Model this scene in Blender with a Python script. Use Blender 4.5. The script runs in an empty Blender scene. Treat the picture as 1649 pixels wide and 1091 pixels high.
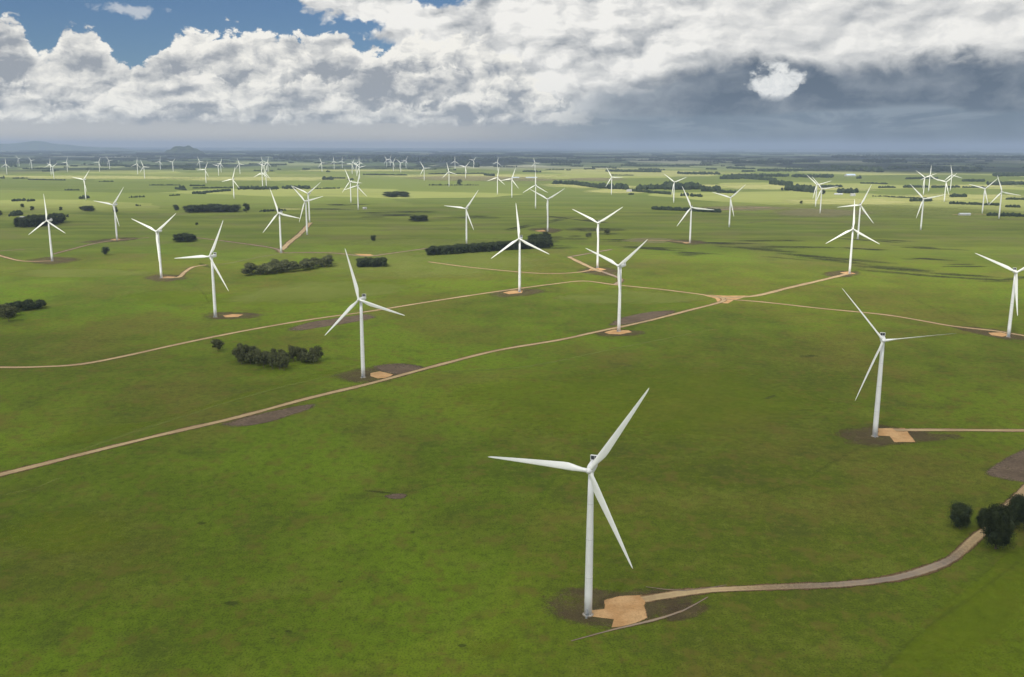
import bpy, math, random
import numpy as np
from mathutils import Vector, Matrix, Euler

R = math.radians
SC = bpy.context.scene
COL = SC.collection

# ------------------------------------------------------------------ camera
FPX, PITCH, ROLL, CAMH = 1481.0, 0.20446, 0.00274, 233.8
cam_d = bpy.data.cameras.new('camera')
cam_d.sensor_width = 36.0
cam_d.lens = 36.0 * FPX / 1649.0
cam_d.clip_start = 1.0
cam_d.clip_end = 900000.0
cam = bpy.data.objects.new('camera', cam_d)
COL.objects.link(cam)
_c, _s = math.cos(PITCH), math.sin(PITCH)
CF = Vector((0, _c, -_s)); _U = Vector((0, _s, _c)); _Rt = Vector((1, 0, 0))
CR = _Rt * math.cos(ROLL) + _U * math.sin(ROLL)
CU = _U * math.cos(ROLL) - _Rt * math.sin(ROLL)
cam.matrix_world = Matrix(((CR.x, CU.x, -CF.x, 0), (CR.y, CU.y, -CF.y, 0), (CR.z, CU.z, -CF.z, CAMH), (0, 0, 0, 1)))
SC.camera = cam

def ray(px, py):
    return (CF * FPX + CR * (px - 824.5) + CU * (545.5 - py)).normalized()

def G(px, py):
    """ground point seen at a photo pixel"""
    d = ray(px, py)
    t = -CAMH / d.z
    return Vector((d.x * t, d.y * t))

def AE(px, py):
    d = ray(px, py)
    return math.degrees(math.atan2(d.x, d.y)), math.degrees(math.asin(d.z))

def lin(r, g, b):
    f = lambda c: (c / 255 / 12.92) if c <= 10.3 else ((c / 255 + .055) / 1.055) ** 2.4
    return (f(r), f(g), f(b), 1.0)

# ------------------------------------------------------------------ node helper
class NT:
    def __init__(s, tree):
        s.t = tree; s.n = tree.nodes; s.l = tree.links; s.n.clear()
    def new(s, kind, **kw):
        n = s.n.new(kind)
        for k, v in kw.items(): setattr(n, k, v)
        return n
    def put(s, sock, v):
        if isinstance(v, bpy.types.NodeSocket): s.l.new(v, sock)
        elif v is not None:
            try: sock.default_value = v
            except Exception: sock.default_value = (v, v, v)
    def m(s, op, a, b=None, c=None, clamp=False):
        n = s.new('ShaderNodeMath', operation=op, use_clamp=clamp)
        s.put(n.inputs[0], a); s.put(n.inputs[1], b)
        if c is not None: s.put(n.inputs[2], c)
        return n.outputs[0]
    def add(s, a, b): return s.m('ADD', a, b)
    def sub(s, a, b): return s.m('SUBTRACT', a, b)
    def mul(s, a, b): return s.m('MULTIPLY', a, b)
    def mr(s, v, a, b, c=0.0, d=1.0, smooth=True):
        n = s.new('ShaderNodeMapRange', interpolation_type='SMOOTHSTEP' if smooth else 'LINEAR')
        for i, x in enumerate((v, a, b, c, d)): s.put(n.inputs[i], x)
        return n.outputs[0]
    def vm(s, op, a, b=None):
        n = s.new('ShaderNodeVectorMath', operation=op)
        s.put(n.inputs[0], a); s.put(n.inputs[1], b)
        return n.outputs[0]
    def xyz(s, x, y, z=0.0):
        n = s.new('ShaderNodeCombineXYZ')
        s.put(n.inputs[0], x); s.put(n.inputs[1], y); s.put(n.inputs[2], z)
        return n.outputs[0]
    def sep(s, v):
        n = s.new('ShaderNodeSeparateXYZ'); s.l.new(v, n.inputs[0]); return n.outputs
    def noise(s, vec, scale, detail=4, rough=.55, dist=0.0, dims='2D', color=False):
        n = s.new('ShaderNodeTexNoise', noise_dimensions=dims)
        s.put(n.inputs['Vector'], vec); n.inputs['Scale'].default_value = scale
        n.inputs['Detail'].default_value = detail; n.inputs['Roughness'].default_value = rough
        n.inputs['Distortion'].default_value = dist
        return n.outputs['Color' if color else 'Fac']
    def voro(s, vec, scale, feature='F1', out='Distance', detail=0.0, rough=.5, rnd=1.0, smooth=None, dist='EUCLIDEAN'):
        n = s.new('ShaderNodeTexVoronoi', voronoi_dimensions='2D', feature=feature, distance=dist)
        s.put(n.inputs['Vector'], vec); n.inputs['Scale'].default_value = scale
        n.inputs['Detail'].default_value = detail; n.inputs['Roughness'].default_value = rough
        n.inputs['Randomness'].default_value = rnd
        if smooth is not None: n.inputs['Smoothness'].default_value = smooth
        return n.outputs[out]
    def mix(s, f, a, b, mode='MIX'):
        n = s.new('ShaderNodeMix', data_type='RGBA', blend_type=mode)
        s.put(n.inputs[0], f); s.put(n.inputs[6], a); s.put(n.inputs[7], b)
        return n.outputs[2]
    def curve(s, t, pts):
        n = s.new('ShaderNodeFloatCurve')
        c = n.mapping.curves[0]
        pts = sorted(pts)
        lo = min(p[1] for p in pts); hi = max(p[1] for p in pts); sp = max(hi - lo, 1e-6)
        c.points[0].location = (pts[0][0], (pts[0][1] - lo) / sp)
        c.points[1].location = (pts[-1][0], (pts[-1][1] - lo) / sp)
        for p in pts[1:-1]:
            c.points.new(p[0], (p[1] - lo) / sp)
        n.mapping.use_clip = False
        n.mapping.update()
        s.put(n.inputs['Value'], t)
        return s.m('MULTIPLY_ADD', n.outputs[0], sp, lo)

# ------------------------------------------------------------------ sun
SUN_EL = R(48.0)
_sh = Vector((-0.55, -0.835, 0)).normalized()          # horizontal direction towards the sun
SUN = Vector((_sh.x * math.cos(SUN_EL), _sh.y * math.cos(SUN_EL), math.sin(SUN_EL)))
sd = bpy.data.lights.new('sun', 'SUN')
sd.energy = 4.4; sd.angle = R(3.5); sd.color = (1.0, 0.955, 0.87)
so = bpy.data.objects.new('sun', sd); COL.objects.link(so)
so.rotation_euler = SUN.to_track_quat('Z', 'Y').to_euler()
so.location = SUN * 500

# ------------------------------------------------------------------ world: sky and clouds at infinity
W = bpy.data.worlds.new('World'); SC.world = W; W.use_nodes = True
n = NT(W.node_tree)
tc = n.new('ShaderNodeTexCoord')
dx, dy, dz = n.sep(tc.outputs['Generated'])
az = n.m('MULTIPLY', n.m('ARCTAN2', dx, dy), 57.29578)
el = n.m('MULTIPLY', n.m('ARCSINE', dz), 57.29578)
t = n.m('PINGPONG', n.m('MULTIPLY_ADD', az, 1 / 60.0, .5), 1.0)
P0 = n.xyz(n.m('MULTIPLY', t, 60.0), n.m('MULTIPLY', el, 1.35))
wn = n.vm('SUBTRACT', n.noise(P0, .42, 6, .6, color=True), (.5, .5, .5))
P = n.vm('ADD', P0, n.vm('MULTIPLY', wn, (1.5, 1.2, 0)))
DL = (-.22, .20, 0.0)
P2 = n.vm('ADD', P, DL)
def billow(v): return n.voro(v, .50, 'SMOOTH_F1', detail=5, rough=.58, smooth=.35)
b1 = billow(P); b2 = billow(P2)
relb = n.sub(b2, b1)                                    # >0 faces the sun
f1 = n.noise(P, 1.0, 8, .57); f2 = n.noise(n.vm('ADD', P, (-.14, .14, 0)), 1.0, 8, .57)
relf = n.sub(f1, f2)
big = n.noise(P0, .16, 5, .6)
strat = n.noise(n.vm('MULTIPLY', P0, (.16, .50, 1)), 1.0, 8, .58, .4)
def C(pts):
    """photo pixels (x, y) -> a curve of elevation along azimuth"""
    o = []
    for x, y in pts:
        a, e = AE(x, y); o.append(((a + 30) / 60, e))
    return n.curve(t, o)
LIN = lin
# clear sky
nis = n.new('ShaderNodeTexSky', sky_type='NISHITA', sun_disc=False)
nis.sun_elevation = SUN_EL; nis.sun_rotation = math.atan2(_sh.x, _sh.y); nis.altitude = 300
nis.air_density = 1.0; nis.dust_density = .35; nis.ozone_density = 3.0
sky = n.mix(1.0, nis.outputs[0], (.040, .051, .067, 1), 'MULTIPLY')
colr = sky
# thin wisp high on the left and faint veils
wx, wy = AE(208, 17)
wd = n.m('SQRT', n.add(n.m('POWER', n.mul(n.sub(az, wx), .50), 2.0), n.m('POWER', n.mul(n.sub(el, wy), 2.3), 2.0)))
wm = n.mr(n.add(wd, n.mul(n.sub(f1, .5), 2.2)), .95, .35)
colr = n.mix(n.mul(wm, .62), colr, LIN(222, 226, 232))
# back mass upper right, soft: lies above this curve
edgeA = C([(-60, -260), (380, -150), (440, -60), (478, -4), (495, 22), (560, 34), (600, 60), (650, 90), (760, 150), (860, 215), (960, 215), (1200, 180), (1400, 180), (1649, 180)])
maskA = n.mr(n.add(n.sub(el, edgeA), n.mul(n.sub(f1, .5), 2.3)), -.25, .55)
notch = n.m('SQRT', n.add(n.m('POWER', n.mul(n.sub(az, AE(712, 2)[0]), .62), 2.0), n.m('POWER', n.mul(n.sub(el, AE(712, -2)[1]), 1.9), 2.0)))
notch = n.mr(n.add(notch, n.mul(n.sub(f1, .5), 2.8)), .50, 1.25)
notch2 = n.m('SQRT', n.add(n.m('POWER', n.mul(n.sub(az, AE(560, 42)[0]), .38), 2.0), n.m('POWER', n.mul(n.sub(el, AE(560, 44)[1]), 1.9), 2.0)))
notch2 = n.mr(n.add(notch2, n.mul(n.sub(f1, .5), 1.8)), .45, .95)
maskA = n.mul(maskA, n.mul(notch, notch2))
softn = n.noise(n.vm('MULTIPLY', P, (.30, .46, 1)), 1.0, 5, .48)
softd = n.sub(softn, n.noise(n.vm('MULTIPLY', n.vm('ADD', P, (-.5, .45, 0)), (.30, .46, 1)), 1.0, 5, .48))
shA = n.mul(n.add(n.add(n.mul(softd, 2.0), n.mul(relf, .40)), n.add(n.mul(n.sub(strat, .5), .85), n.mul(n.sub(softn, .5), 1.5))), n.mr(az, 6, 16, 1.0, .62))
lowA = n.mr(n.sub(el, edgeA), 0.2, 3.2, .20, 0.0)
grayR = n.add(n.mr(az, 1.0, 17.0, 0.0, .10), n.mul(lowA, n.mr(az, 8, 14)))
shA = n.m('ADD', n.sub(shA, grayR), .78, clamp=True)
cA = n.mix(shA, LIN(156, 163, 173), LIN(247, 247, 246))
colr = n.mix(maskA, colr, cA)
# main cumulus bank: ridges one in front of the other, lit along their crests
RIDGE = [
 ([(-60, 60), (-20, 30), (15, 14), (40, 26), (62, 62), (78, 58), (94, 44), (112, 20), (140, 22), (160, 44), (176, 66), (188, 80), (215, 84), (248, 78), (260, 52), (285, 38), (340, 32), (400, 28), (440, 38), (490, 38), (525, 32), (570, 48), (600, 56), (660, 50), (740, 40), (820, 60), (850, 95), (870, 120), (900, 150), (980, 185), (1100, 235), (1649, 240)], .78, 2.2),
 ([(-60, 120), (0, 110), (60, 130), (110, 150), (160, 132), (200, 108), (240, 96), (300, 92), (340, 104), (390, 118), (440, 106), (500, 108), (560, 98), (620, 84), (700, 92), (780, 88), (830, 110), (870, 140), (920, 180), (1100, 240), (1649, 240)], .70, 1.7),
 ([(-60, 150), (0, 150), (40, 168), (100, 158), (170, 150), (220, 140), (270, 150), (330, 160), (390, 140), (440, 128), (480, 116), (530, 124), (580, 146), (650, 150), (720, 134), (780, 128), (820, 136), (860, 150), (900, 182), (1100, 240), (1649, 240)], .74, 1.4),
 ([(-60, 170), (0, 160), (24, 160), (34, 200), (60, 180), (110, 168), (176, 174), (196, 204), (240, 206), (256, 178), (300, 172), (338, 176), (356, 204), (420, 196), (450, 150), (480, 136), (520, 146), (560, 160), (602, 178), (626, 204), (700, 196), (740, 178), (780, 164), (800, 146), (838, 138), (858, 170), (880, 205), (1100, 240), (1649, 240)], .80, .9)]
baseB = n.mr(n.add(el, n.mul(n.sub(f1, .5), .75)), 1.22, 1.62)
mB = None
for i, (pts, br, fall) in enumerate(RIDGE):
    dB = n.add(n.sub(C(pts), el), n.add(n.mul(n.sub(.42, b1), 1.1), n.mul(n.sub(f1, .5), .85)))
    mk = n.mul(n.mr(dB, -.05, .24 + .16 * i), baseB)
    crest = n.mr(dB, fall, .05, -.42, .16)
    sh = n.add(n.add(n.mul(relb, .50), n.mul(relf, .85)), n.add(n.mul(n.sub(big, .5), 1.3), n.mul(n.sub(softn, .5), 1.4)))
    sh = n.m('ADD', n.add(sh, n.mul(softd, 1.9)), n.add(crest, br - .07), clamp=True)
    cc = n.mix(sh, LIN(157, 164, 175), LIN(250, 249, 245))
    if mB is None: bankC, mB = cc, mk
    else:
        bankC = n.mix(mk, bankC, cc); mB = n.m('MAXIMUM', mB, mk)
cB = bankC
# storm deck on the right
topD = C([(800, 215), (850, 165), (920, 150), (1040, 130), (1110, 104), (1200, 90), (1290, 96), (1400, 99), (1520, 88), (1600, 88), (1649, 84), (1720, 84)])
botD = C([(800, 205), (900, 190), (1000, 190), (1200, 190), (1300, 184), (1400, 178), (1480, 172), (1560, 184), (1649, 186)])
mD = n.mr(n.add(n.sub(topD, el), n.add(n.mul(n.sub(f1, .5), 1.0), n.mul(n.sub(softn, .5), 1.6))), -.35, .75)
mD = n.mul(mD, n.mr(az, AE(835, 150)[0], AE(1010, 150)[0]))
deepD = n.mr(n.add(n.sub(el, botD), n.mul(n.sub(strat, .5), .8)), -.35, .30)
dark = n.add(n.mul(n.mr(az, 3.0, 13.0), .80), n.mul(n.sub(softn, .5), 1.3))
dark = n.m('ADD', dark, n.add(.08, n.add(n.mul(relf, -.35), n.mul(softd, -1.5))), clamp=True)
cD = n.mix(dark, LIN(163, 172, 183), LIN(93, 108, 127))
# air below the cloud bases, with rain in it on the right
rainN = n.noise(n.xyz(n.m('MULTIPLY_ADD', el, .35, az), n.mul(el, .12)), .45, 3, .5)
underL = n.mix(n.mr(el, 0.0, 1.6), LIN(232, 226, 216), LIN(188, 190, 193))
underR = n.mix(n.mr(el, 0.0, 1.9), LIN(140, 156, 173), LIN(114, 130, 148))
underR = n.mix(n.mul(n.mr(rainN, .35, .65), .35), underR, LIN(98, 116, 136))
underR = n.mix(n.mul(n.mul(n.mr(strat, .46, .62), n.mr(el, .4, 1.3)), .45), underR, LIN(158, 170, 183))
under = n.mix(n.mr(az, -6.0, 9.0), underL, underR)
shaft = n.mr(n.m('ABSOLUTE', n.sub(n.m('MULTIPLY_ADD', el, -.5, az), AE(985, 230)[0])), 2.6, 0.0)
under = n.mix(n.mul(shaft, n.mr(el, 2.2, .2, 0, .55)), under, LIN(160, 172, 184))
underM = n.mr(n.add(el, n.mul(n.sub(f1, .5), .35)), 2.6, 1.35)
colr = n.mix(underM, colr, under)
colr = n.mix(mB, colr, cB)
colr = n.mix(n.mul(mD, deepD), colr, cD)
lower = n.mul(mD, n.mr(n.sub(el, botD), .35, -.15))
colr = n.mix(n.mul(lower, n.mr(el, -.2, .9, .6, 1.0)), colr, under)
# bright ragged puff in front of the storm
pa, pe = AE(1250, 134)
pd = n.m('SQRT', n.add(n.m('POWER', n.mul(n.sub(az, pa), .62), 2.0), n.m('POWER', n.mul(n.sub(el, pe), .88), 2.0)))
pmk = n.mr(n.add(n.add(pd, n.mul(n.sub(f1, .5), 1.9)), n.mul(n.sub(b1, .42), .5)), 1.34, .72)
pmk = n.mul(pmk, n.mr(n.add(el, n.mul(n.sub(f1, .5), .6)), AE(1250, 168)[1], AE(1250, 150)[1]))
pc = n.mix(n.m('ADD', n.mul(relf, 1.6), .85, clamp=True), LIN(190, 198, 207), LIN(242, 244, 245))
colr = n.mix(pmk, colr, pc)
# overhead: broken grey cloud out of the frame
ov = n.noise(tc.outputs['Generated'], 2.2, 6, .6, dims='3D')
ovc = n.mix(n.mr(ov, .38, .62), (.55, .58, .62, 1), (1.10, 1.10, 1.09, 1))
colr = n.mix(n.mr(el, 12.0, 22.0), colr, n.mix(n.mr(ov, .36, .46), sky, ovc))
# the cloud on the sun's side of the sky, behind the camera, is unseen, and brightened to light the tower faces
front = n.mr(dy, .1, -.55, 1.0, 1.5)
colr = n.vm('MULTIPLY', colr, n.xyz(front, n.mul(front, .985), n.mul(front, .95)))
bg = n.new('ShaderNodeBackground'); n.l.new(colr, bg.inputs['Color']); bg.inputs['Strength'].default_value = 1.0
wo = n.new('ShaderNodeOutputWorld'); n.l.new(bg.outputs[0], wo.inputs['Surface'])

SC.view_settings.view_transform = 'Standard'
SC.view_settings.look = 'None'
SC.view_settings.exposure = 0.0
SC.view_settings.gamma = 1.0
SC.cycles.volume_bounces = 1
SC.cycles.max_bounces = 6
SC.cycles.transparent_max_bounces = 24

# ------------------------------------------------------------------ object helpers
def mesh(name, verts, faces, mat=None, smooth=False, mats=None, fmat=None):
    me = bpy.data.meshes.new(name)
    me.from_pydata([tuple(v) for v in verts], [], faces)
    for m_ in (mats or ([mat] if mat else [])): me.materials.append(m_)
    if fmat is not None: me.polygons.foreach_set('material_index', fmat)
    if smooth: me.polygons.foreach_set('use_smooth', [True] * len(me.polygons))
    me.update()
    return me
def obj(name, me, parent=None, loc=None):
    o = bpy.data.objects.new(name, me); COL.objects.link(o)
    if parent: o.parent = parent
    if loc: o.location = loc
    return o
def tag(o, label=None, cat=None, group=None, kind=None):
    if label: o['label'] = label
    if cat: o['category'] = cat
    if group: o['group'] = group
    if kind: o['kind'] = kind
    return o
class MB:
    def __init__(s): s.v = []; s.f = []; s.mi = []
    def add(s, v, f, mi=0):
        k = len(s.v); s.v += [tuple(p) for p in v]; s.f += [tuple(i + k for i in q) for q in f]; s.mi += [mi] * len(f)
    def box(s, c, d, mi=0):
        x, y, z = c; a, b, h = d[0] / 2, d[1] / 2, d[2] / 2
        v = [(x + i * a, y + j * b, z + k * h) for k in (-1, 1) for j in (-1, 1) for i in (-1, 1)]
        s.add(v, [(0, 2, 3, 1), (4, 5, 7, 6), (0, 1, 5, 4), (2, 6, 7, 3), (0, 4, 6, 2), (1, 3, 7, 5)], mi)
    def rings(s, rs, cap=True, mi=0):
        n_ = len(rs[0]); v = [p for r in rs for p in r]; f = []
        for k in range(len(rs) - 1):
            for i in range(n_):
                j = (i + 1) % n_
                f.append((k * n_ + i, k * n_ + j, (k + 1) * n_ + j, (k + 1) * n_ + i))
        if cap:
            f.append(tuple(reversed(range(n_)))); f.append(tuple((len(rs) - 1) * n_ + i for i in range(n_)))
        s.add(v, f, mi)
    def tube(s, prof, n_=24, mi=0, cap=True):
        s.rings([[(r * math.cos(2 * math.pi * i / n_), r * math.sin(2 * math.pi * i / n_), z) for i in range(n_)] for r, z in prof], cap, mi)
    def me(s, name, mats, smooth=False): return mesh(name, s.v, s.f, mats=mats, fmat=s.mi, smooth=smooth)

def pmat(name, col, rough=.6, spec=.3, build=None, metal=0.0):
    m_ = bpy.data.materials.new(name); m_.use_nodes = True
    q = NT(m_.node_tree)
    bs = q.new('ShaderNodeBsdfPrincipled'); out = q.new('ShaderNodeOutputMaterial')
    bs.inputs['Roughness'].default_value = rough; bs.inputs['Specular IOR Level'].default_value = spec
    bs.inputs['Metallic'].default_value = metal
    q.l.new(bs.outputs[0], out.inputs['Surface'])
    if build: c = build(q, bs)
    else: c = col
    q.put(bs.inputs['Base Color'], c)
    return m_

def wear(base, dirt, scale=.25, amt=.35):
    def f(q, bs):
        tcn = q.new('ShaderNodeTexCoord')
        a = q.noise(tcn.outputs['Object'], scale, 5, .6, dims='3D')
        return q.mix(q.mul(q.mr(a, .45, .75), amt), base, dirt)
    return f
M_WHITE = pmat('turbine_paint', None, .38, .4, wear((.76, .77, .78, 1), (.60, .61, .60, 1), .12, .6))
M_BLADE = pmat('blade_gelcoat', None, .32, .45, wear((.78, .79, .775, 1), (.66, .67, .65, 1), .08, .6))
M_SEAM = pmat('flange_grey', (.55, .56, .57, 1), .5)
M_DARK = pmat('radiator_dark', (.045, .05, .055, 1), .6)
M_DOOR = pmat('door_grey', (.30, .32, .34, 1), .5)
M_CONC = pmat('concrete', None, .9, .2, wear((.32, .28, .23, 1), (.22, .18, .14, 1), .5, .6))

# ------------------------------------------------------------------ ground materials
def gpos(q):
    g = q.new('ShaderNodeNewGeometry')
    p = g.outputs['Position']
    return p

def grass_colour(q):
    p = gpos(q)
    x, y, z = q.sep(p)
    D = q.m('SQRT', q.add(q.mul(x, x), q.mul(y, y)))
    v = q.vm('MULTIPLY', p, (1, 1, 0))
    wv = q.vm('ADD', v, q.vm('MULTIPLY', q.vm('SUBTRACT', q.noise(v, .004, 3, .6, color=True), (.5, .5, .5)), (90, 90, 0)))
    nL = q.noise(wv, .0026, 6, .62)
    nL2 = q.noise(q.vm('ADD', wv, (3310, 920, 0)), .0055, 6, .6)
    nM = q.noise(v, .021, 5, .65)
    nS = q.noise(v, .16, 5, .7)
    nF = q.noise(v, .9, 3, .7)
    streak = q.noise(q.vm('MULTIPLY', wv, (.0016, .0075, 0)), 1.0, 6, .62)
    base = q.mix(q.mr(nL, .32, .66), (.080, .114, .0090, 1), (.124, .190, .0105, 1))
    base = q.mix(q.mul(q.mr(nL2, .48, .68), .62), base, (.128, .120, .022, 1))     # thin brownish growth
    base = q.mix(q.mul(q.mr(nM, .50, .72), .45), base, (.145, .172, .024, 1))
    base = q.mix(q.mul(q.mr(nM, .46, .28), .45), base, (.056, .070, .015, 1))
    base = q.mix(q.mul(q.mr(nS, .52, .32), .50), base, (.052, .070, .012, 1))
    base = q.mix(q.mul(q.mr(nS, .54, .70), .34), base, (.17, .20, .030, 1))
    base = q.mix(q.mul(q.mr(nF, .52, .34), .62), base, (.038, .052, .011, 1))
    base = q.mix(q.mul(q.mr(q.noise(v, .055, 6, .72), .50, .66), .55), base, (.118, .102, .022, 1))
    pc_ = q.sep(q.voro(q.xyz(q.add(q.mul(x, .85), q.mul(y, .53)), q.sub(q.mul(y, .85), q.mul(x, .53))), .0021, out='Color', rnd=.7, dist='CHEBYCHEV'))
    kk = q.m('MULTIPLY_ADD', pc_[0], .17, .92)
    base = q.vm('MULTIPLY', base, q.xyz(kk, q.m('MULTIPLY_ADD', pc_[1], .12, .94), kk))
    # mid distance paddocks: duller and greyer with long streaks
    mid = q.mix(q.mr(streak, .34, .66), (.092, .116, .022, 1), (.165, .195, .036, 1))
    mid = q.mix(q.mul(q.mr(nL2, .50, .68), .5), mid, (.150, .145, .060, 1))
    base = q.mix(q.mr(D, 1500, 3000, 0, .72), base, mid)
    # paddocks with edges
    rv = q.vm('ADD', q.vm('MULTIPLY', q.vm('SUBTRACT', q.noise(v, .0012, 3, .6, color=True), (.5, .5, .5)), (260, 260, 0)), q.xyz(q.add(q.mul(x, .94), q.mul(y, .34)), q.sub(q.mul(y, .94), q.mul(x, .34))))
    cell = q.voro(rv, .00085, out='Color', rnd=.75, dist='CHEBYCHEV')
    cs = q.sep(cell)
    pale = q.mix(cs[1], (.270, .300, .085, 1), (.36, .35, .15, 1))
    grn = q.mix(cs[1], (.096, .128, .030, 1), (.165, .205, .048, 1))
    padd = q.mix(q.mr(cs[0], .50, .72), grn, pale)
    padd = q.mix(q.mul(q.mr(streak, .5, .7), .5), padd, (.13, .14, .055, 1))
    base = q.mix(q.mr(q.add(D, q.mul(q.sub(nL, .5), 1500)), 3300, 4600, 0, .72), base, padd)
    # far country: woodland and small fields
    cell2 = q.voro(q.vm('MULTIPLY', rv, (1, .45, 1)), .00065, out='Color', rnd=.9, dist='CHEBYCHEV')
    c2 = q.sep(cell2)
    wood = q.noise(q.vm('MULTIPLY', wv, (.00030, .00016, 0)), 1.0, 7, .70)
    far = q.mix(q.mr(c2[0], .3, .8), (.070, .098, .045, 1), (.20, .225, .11, 1))
    far = q.mix(q.mr(c2[2], .86, .92), far, (.30, .30, .22, 1))
    far = q.mix(q.mr(wood, .485, .54), far, (.020, .030, .022, 1))
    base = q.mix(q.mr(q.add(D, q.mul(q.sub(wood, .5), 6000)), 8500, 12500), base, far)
    return base, nS, nM, v

def bump(q, bs, h, dist):
    b = q.new('ShaderNodeBump'); b.inputs['Strength'].default_value = .5; b.inputs['Distance'].default_value = dist
    q.l.new(h, b.inputs['Height']); q.l.new(b.outputs[0], bs.inputs['Normal'])
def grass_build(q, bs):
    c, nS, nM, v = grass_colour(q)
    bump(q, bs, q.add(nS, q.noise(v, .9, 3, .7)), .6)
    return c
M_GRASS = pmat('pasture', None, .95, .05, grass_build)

def sheet_mat(name, ca, cb, cc, n1=.05, hard=.5, soft=.25, top=1.0, streaky=False):
    """a flat patch lying on the pasture: attribute w runs from 1 inside to 0 at its ragged edge"""
    m_ = bpy.data.materials.new(name); m_.use_nodes = True
    q = NT(m_.node_tree)
    v = q.vm('MULTIPLY', gpos(q), (1, 1, 0))
    a = q.noise(v, n1, 5, .65); b = q.noise(v, n1 * 8, 4, .7)
    w = q.new('ShaderNodeAttribute', attribute_name='w').outputs['Fac']
    c = q.mix(q.mr(a, .35, .65), ca, cb)
    c = q.mix(q.mul(q.mr(b, .45, .7), .5), c, cc)
    gr = q.add(.45, q.add(q.mul(q.noise(v, .16, 5, .7), .55), q.mul(q.noise(v, .9, 3, .7), .55)))
    c = q.vm('MULTIPLY', c, q.xyz(gr, gr, gr))
    al = q.mr(q.add(w, q.mul(q.sub(q.add(q.mul(a, .6), q.mul(b, .4)), .5), hard * 2.4)), .5 - soft, .5 + soft, 0, top)
    al = q.mul(al, q.mr(w, 0.0, .12))
    bs = q.new('ShaderNodeBsdfPrincipled'); bs.inputs['Roughness'].default_value = .95
    bs.inputs['Specular IOR Level'].default_value = .08
    q.put(bs.inputs['Base Color'], c); q.put(bs.inputs['Alpha'], al)
    out = q.new('ShaderNodeOutputMaterial'); q.l.new(bs.outputs[0], out.inputs['Surface'])
    return m_
M_SOIL = sheet_mat('bare_soil', (.125, .085, .050, 1), (.085, .060, .040, 1), (.14, .125, .045, 1), .055, 1.4, .6, .66)
M_SCAR = sheet_mat('dug_soil', (.140, .102, .074, 1), (.100, .073, .052, 1), (.19, .145, .10, 1), .05, .9, .45, .9)
M_PAD = sheet_mat('gravel_pad', (.42, .245, .11, 1), (.50, .32, .16, 1), (.32, .18, .08, 1), .07, .42, .22, 1.0)
M_GROWSHADE = sheet_mat('growth_and_shade', (.054, .062, .024, 1), (.040, .048, .020, 1), (.080, .088, .035, 1), .022, 1.3, .6, .44)  # dark growth, with the shade of the gully put into its colour
M_PALE = sheet_mat('dry_pasture', (.42, .43, .14, 1), (.48, .46, .20, 1), (.32, .35, .10, 1), .008, 1.0, .5, .62)
M_LIGHT = sheet_mat('light_grass', (.17, .205, .04, 1), (.20, .225, .05, 1), (.14, .17, .03, 1), .010, 1.2, .5, .5)
M_LUSH = sheet_mat('lush_grass', (.150, .205, .010, 1), (.125, .175, .010, 1), (.18, .225, .018, 1), .018, 1.0, .5, .38)
M_FADE = sheet_mat('faded_track', (.25, .205, .12, 1), (.21, .19, .095, 1), (.30, .24, .15, 1), .02, 1.1, .5, .5)

def road_mat(name, ca, cb, grey=False):
    m_ = bpy.data.materials.new(name); m_.use_nodes = True
    q = NT(m_.node_tree)
    v = q.vm('MULTIPLY', gpos(q), (1, 1, 0))
    a = q.noise(v, .03, 5, .65); b = q.noise(v, .5, 4, .7)
    w = q.new('ShaderNodeAttribute', attribute_name='w').outputs['Fac']      # 1 at the crown, 0 at the verge edge
    c = q.mix(q.mr(a, .35, .65), ca, cb)
    c = q.mix(q.mul(q.mr(b, .4, .7), .4), c, (.30, .20, .11, 1))
    ruts = q.mr(q.m('ABSOLUTE', q.sub(w, .78)), .12, .0, 0, .45)
    lite = q.vm('MULTIPLY', c, (1.5, 1.45, 1.4))
    c = q.mix(ruts, c, lite)
    ve = q.mix(b, (.115, .072, .036, 1), (.16, .105, .055, 1))
    edge = q.mr(q.add(w, q.add(q.mul(q.sub(b, .5), .45), q.mul(q.sub(a, .5), .35))), .36, .56)
    c = q.mix(edge, ve, c)
    al = q.mr(q.add(w, q.mul(q.sub(q.noise(v, .12, 5, .75), .5), 1.3)), .02, .42)
    ee = q.new('ShaderNodeAttribute', attribute_name='e').outputs['Fac']
    al = q.mul(al, q.mr(q.add(ee, q.mul(q.sub(b, .5), .5)), .1, .9))
    bs = q.new('ShaderNodeBsdfPrincipled'); bs.inputs['Roughness'].default_value = .95
    bs.inputs['Specular IOR Level'].default_value = .08
    q.put(bs.inputs['Base Color'], c); q.put(bs.inputs['Alpha'], al)
    out = q.new('ShaderNodeOutputMaterial'); q.l.new(bs.outputs[0], out.inputs['Surface'])
    return m_
M_ROAD = road_mat('gravel_road', (.42, .32, .18, 1), (.31, .225, .13, 1))
M_ROADG = road_mat('worn_road', (.20, .170, .145, 1), (.27, .22, .165, 1))

# ------------------------------------------------------------------ ground sheet
def build_ground():
    rad = [0, 60, 120, 200, 320, 500, 800, 1300, 2100, 3500, 6000, 10000, 17000, 30000, 50000, 90000, 180000, 420000]
    na = 96; v = [(0, 0, 0)]; f = []
    for r in rad[1:]:
        for i in range(na):
            a = 2 * math.pi * i / na; v.append((r * math.cos(a), r * math.sin(a), 0))
    for i in range(na): f.append((0, 1 + i, 1 + (i + 1) % na))
    for k in range(len(rad) - 2):
        for i in range(na):
            j = (i + 1) % na; a = 1 + k * na; b = a + na
            f.append((a + i, b + i, b + j, a + j))
    tag(obj('ground', mesh('ground', v, f, M_GRASS)), kind='structure')
build_ground()

LAY = [0]
def sheet_z(base):
    LAY[0] += 1
    return base + .0045 * (LAY[0] % 9)

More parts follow.
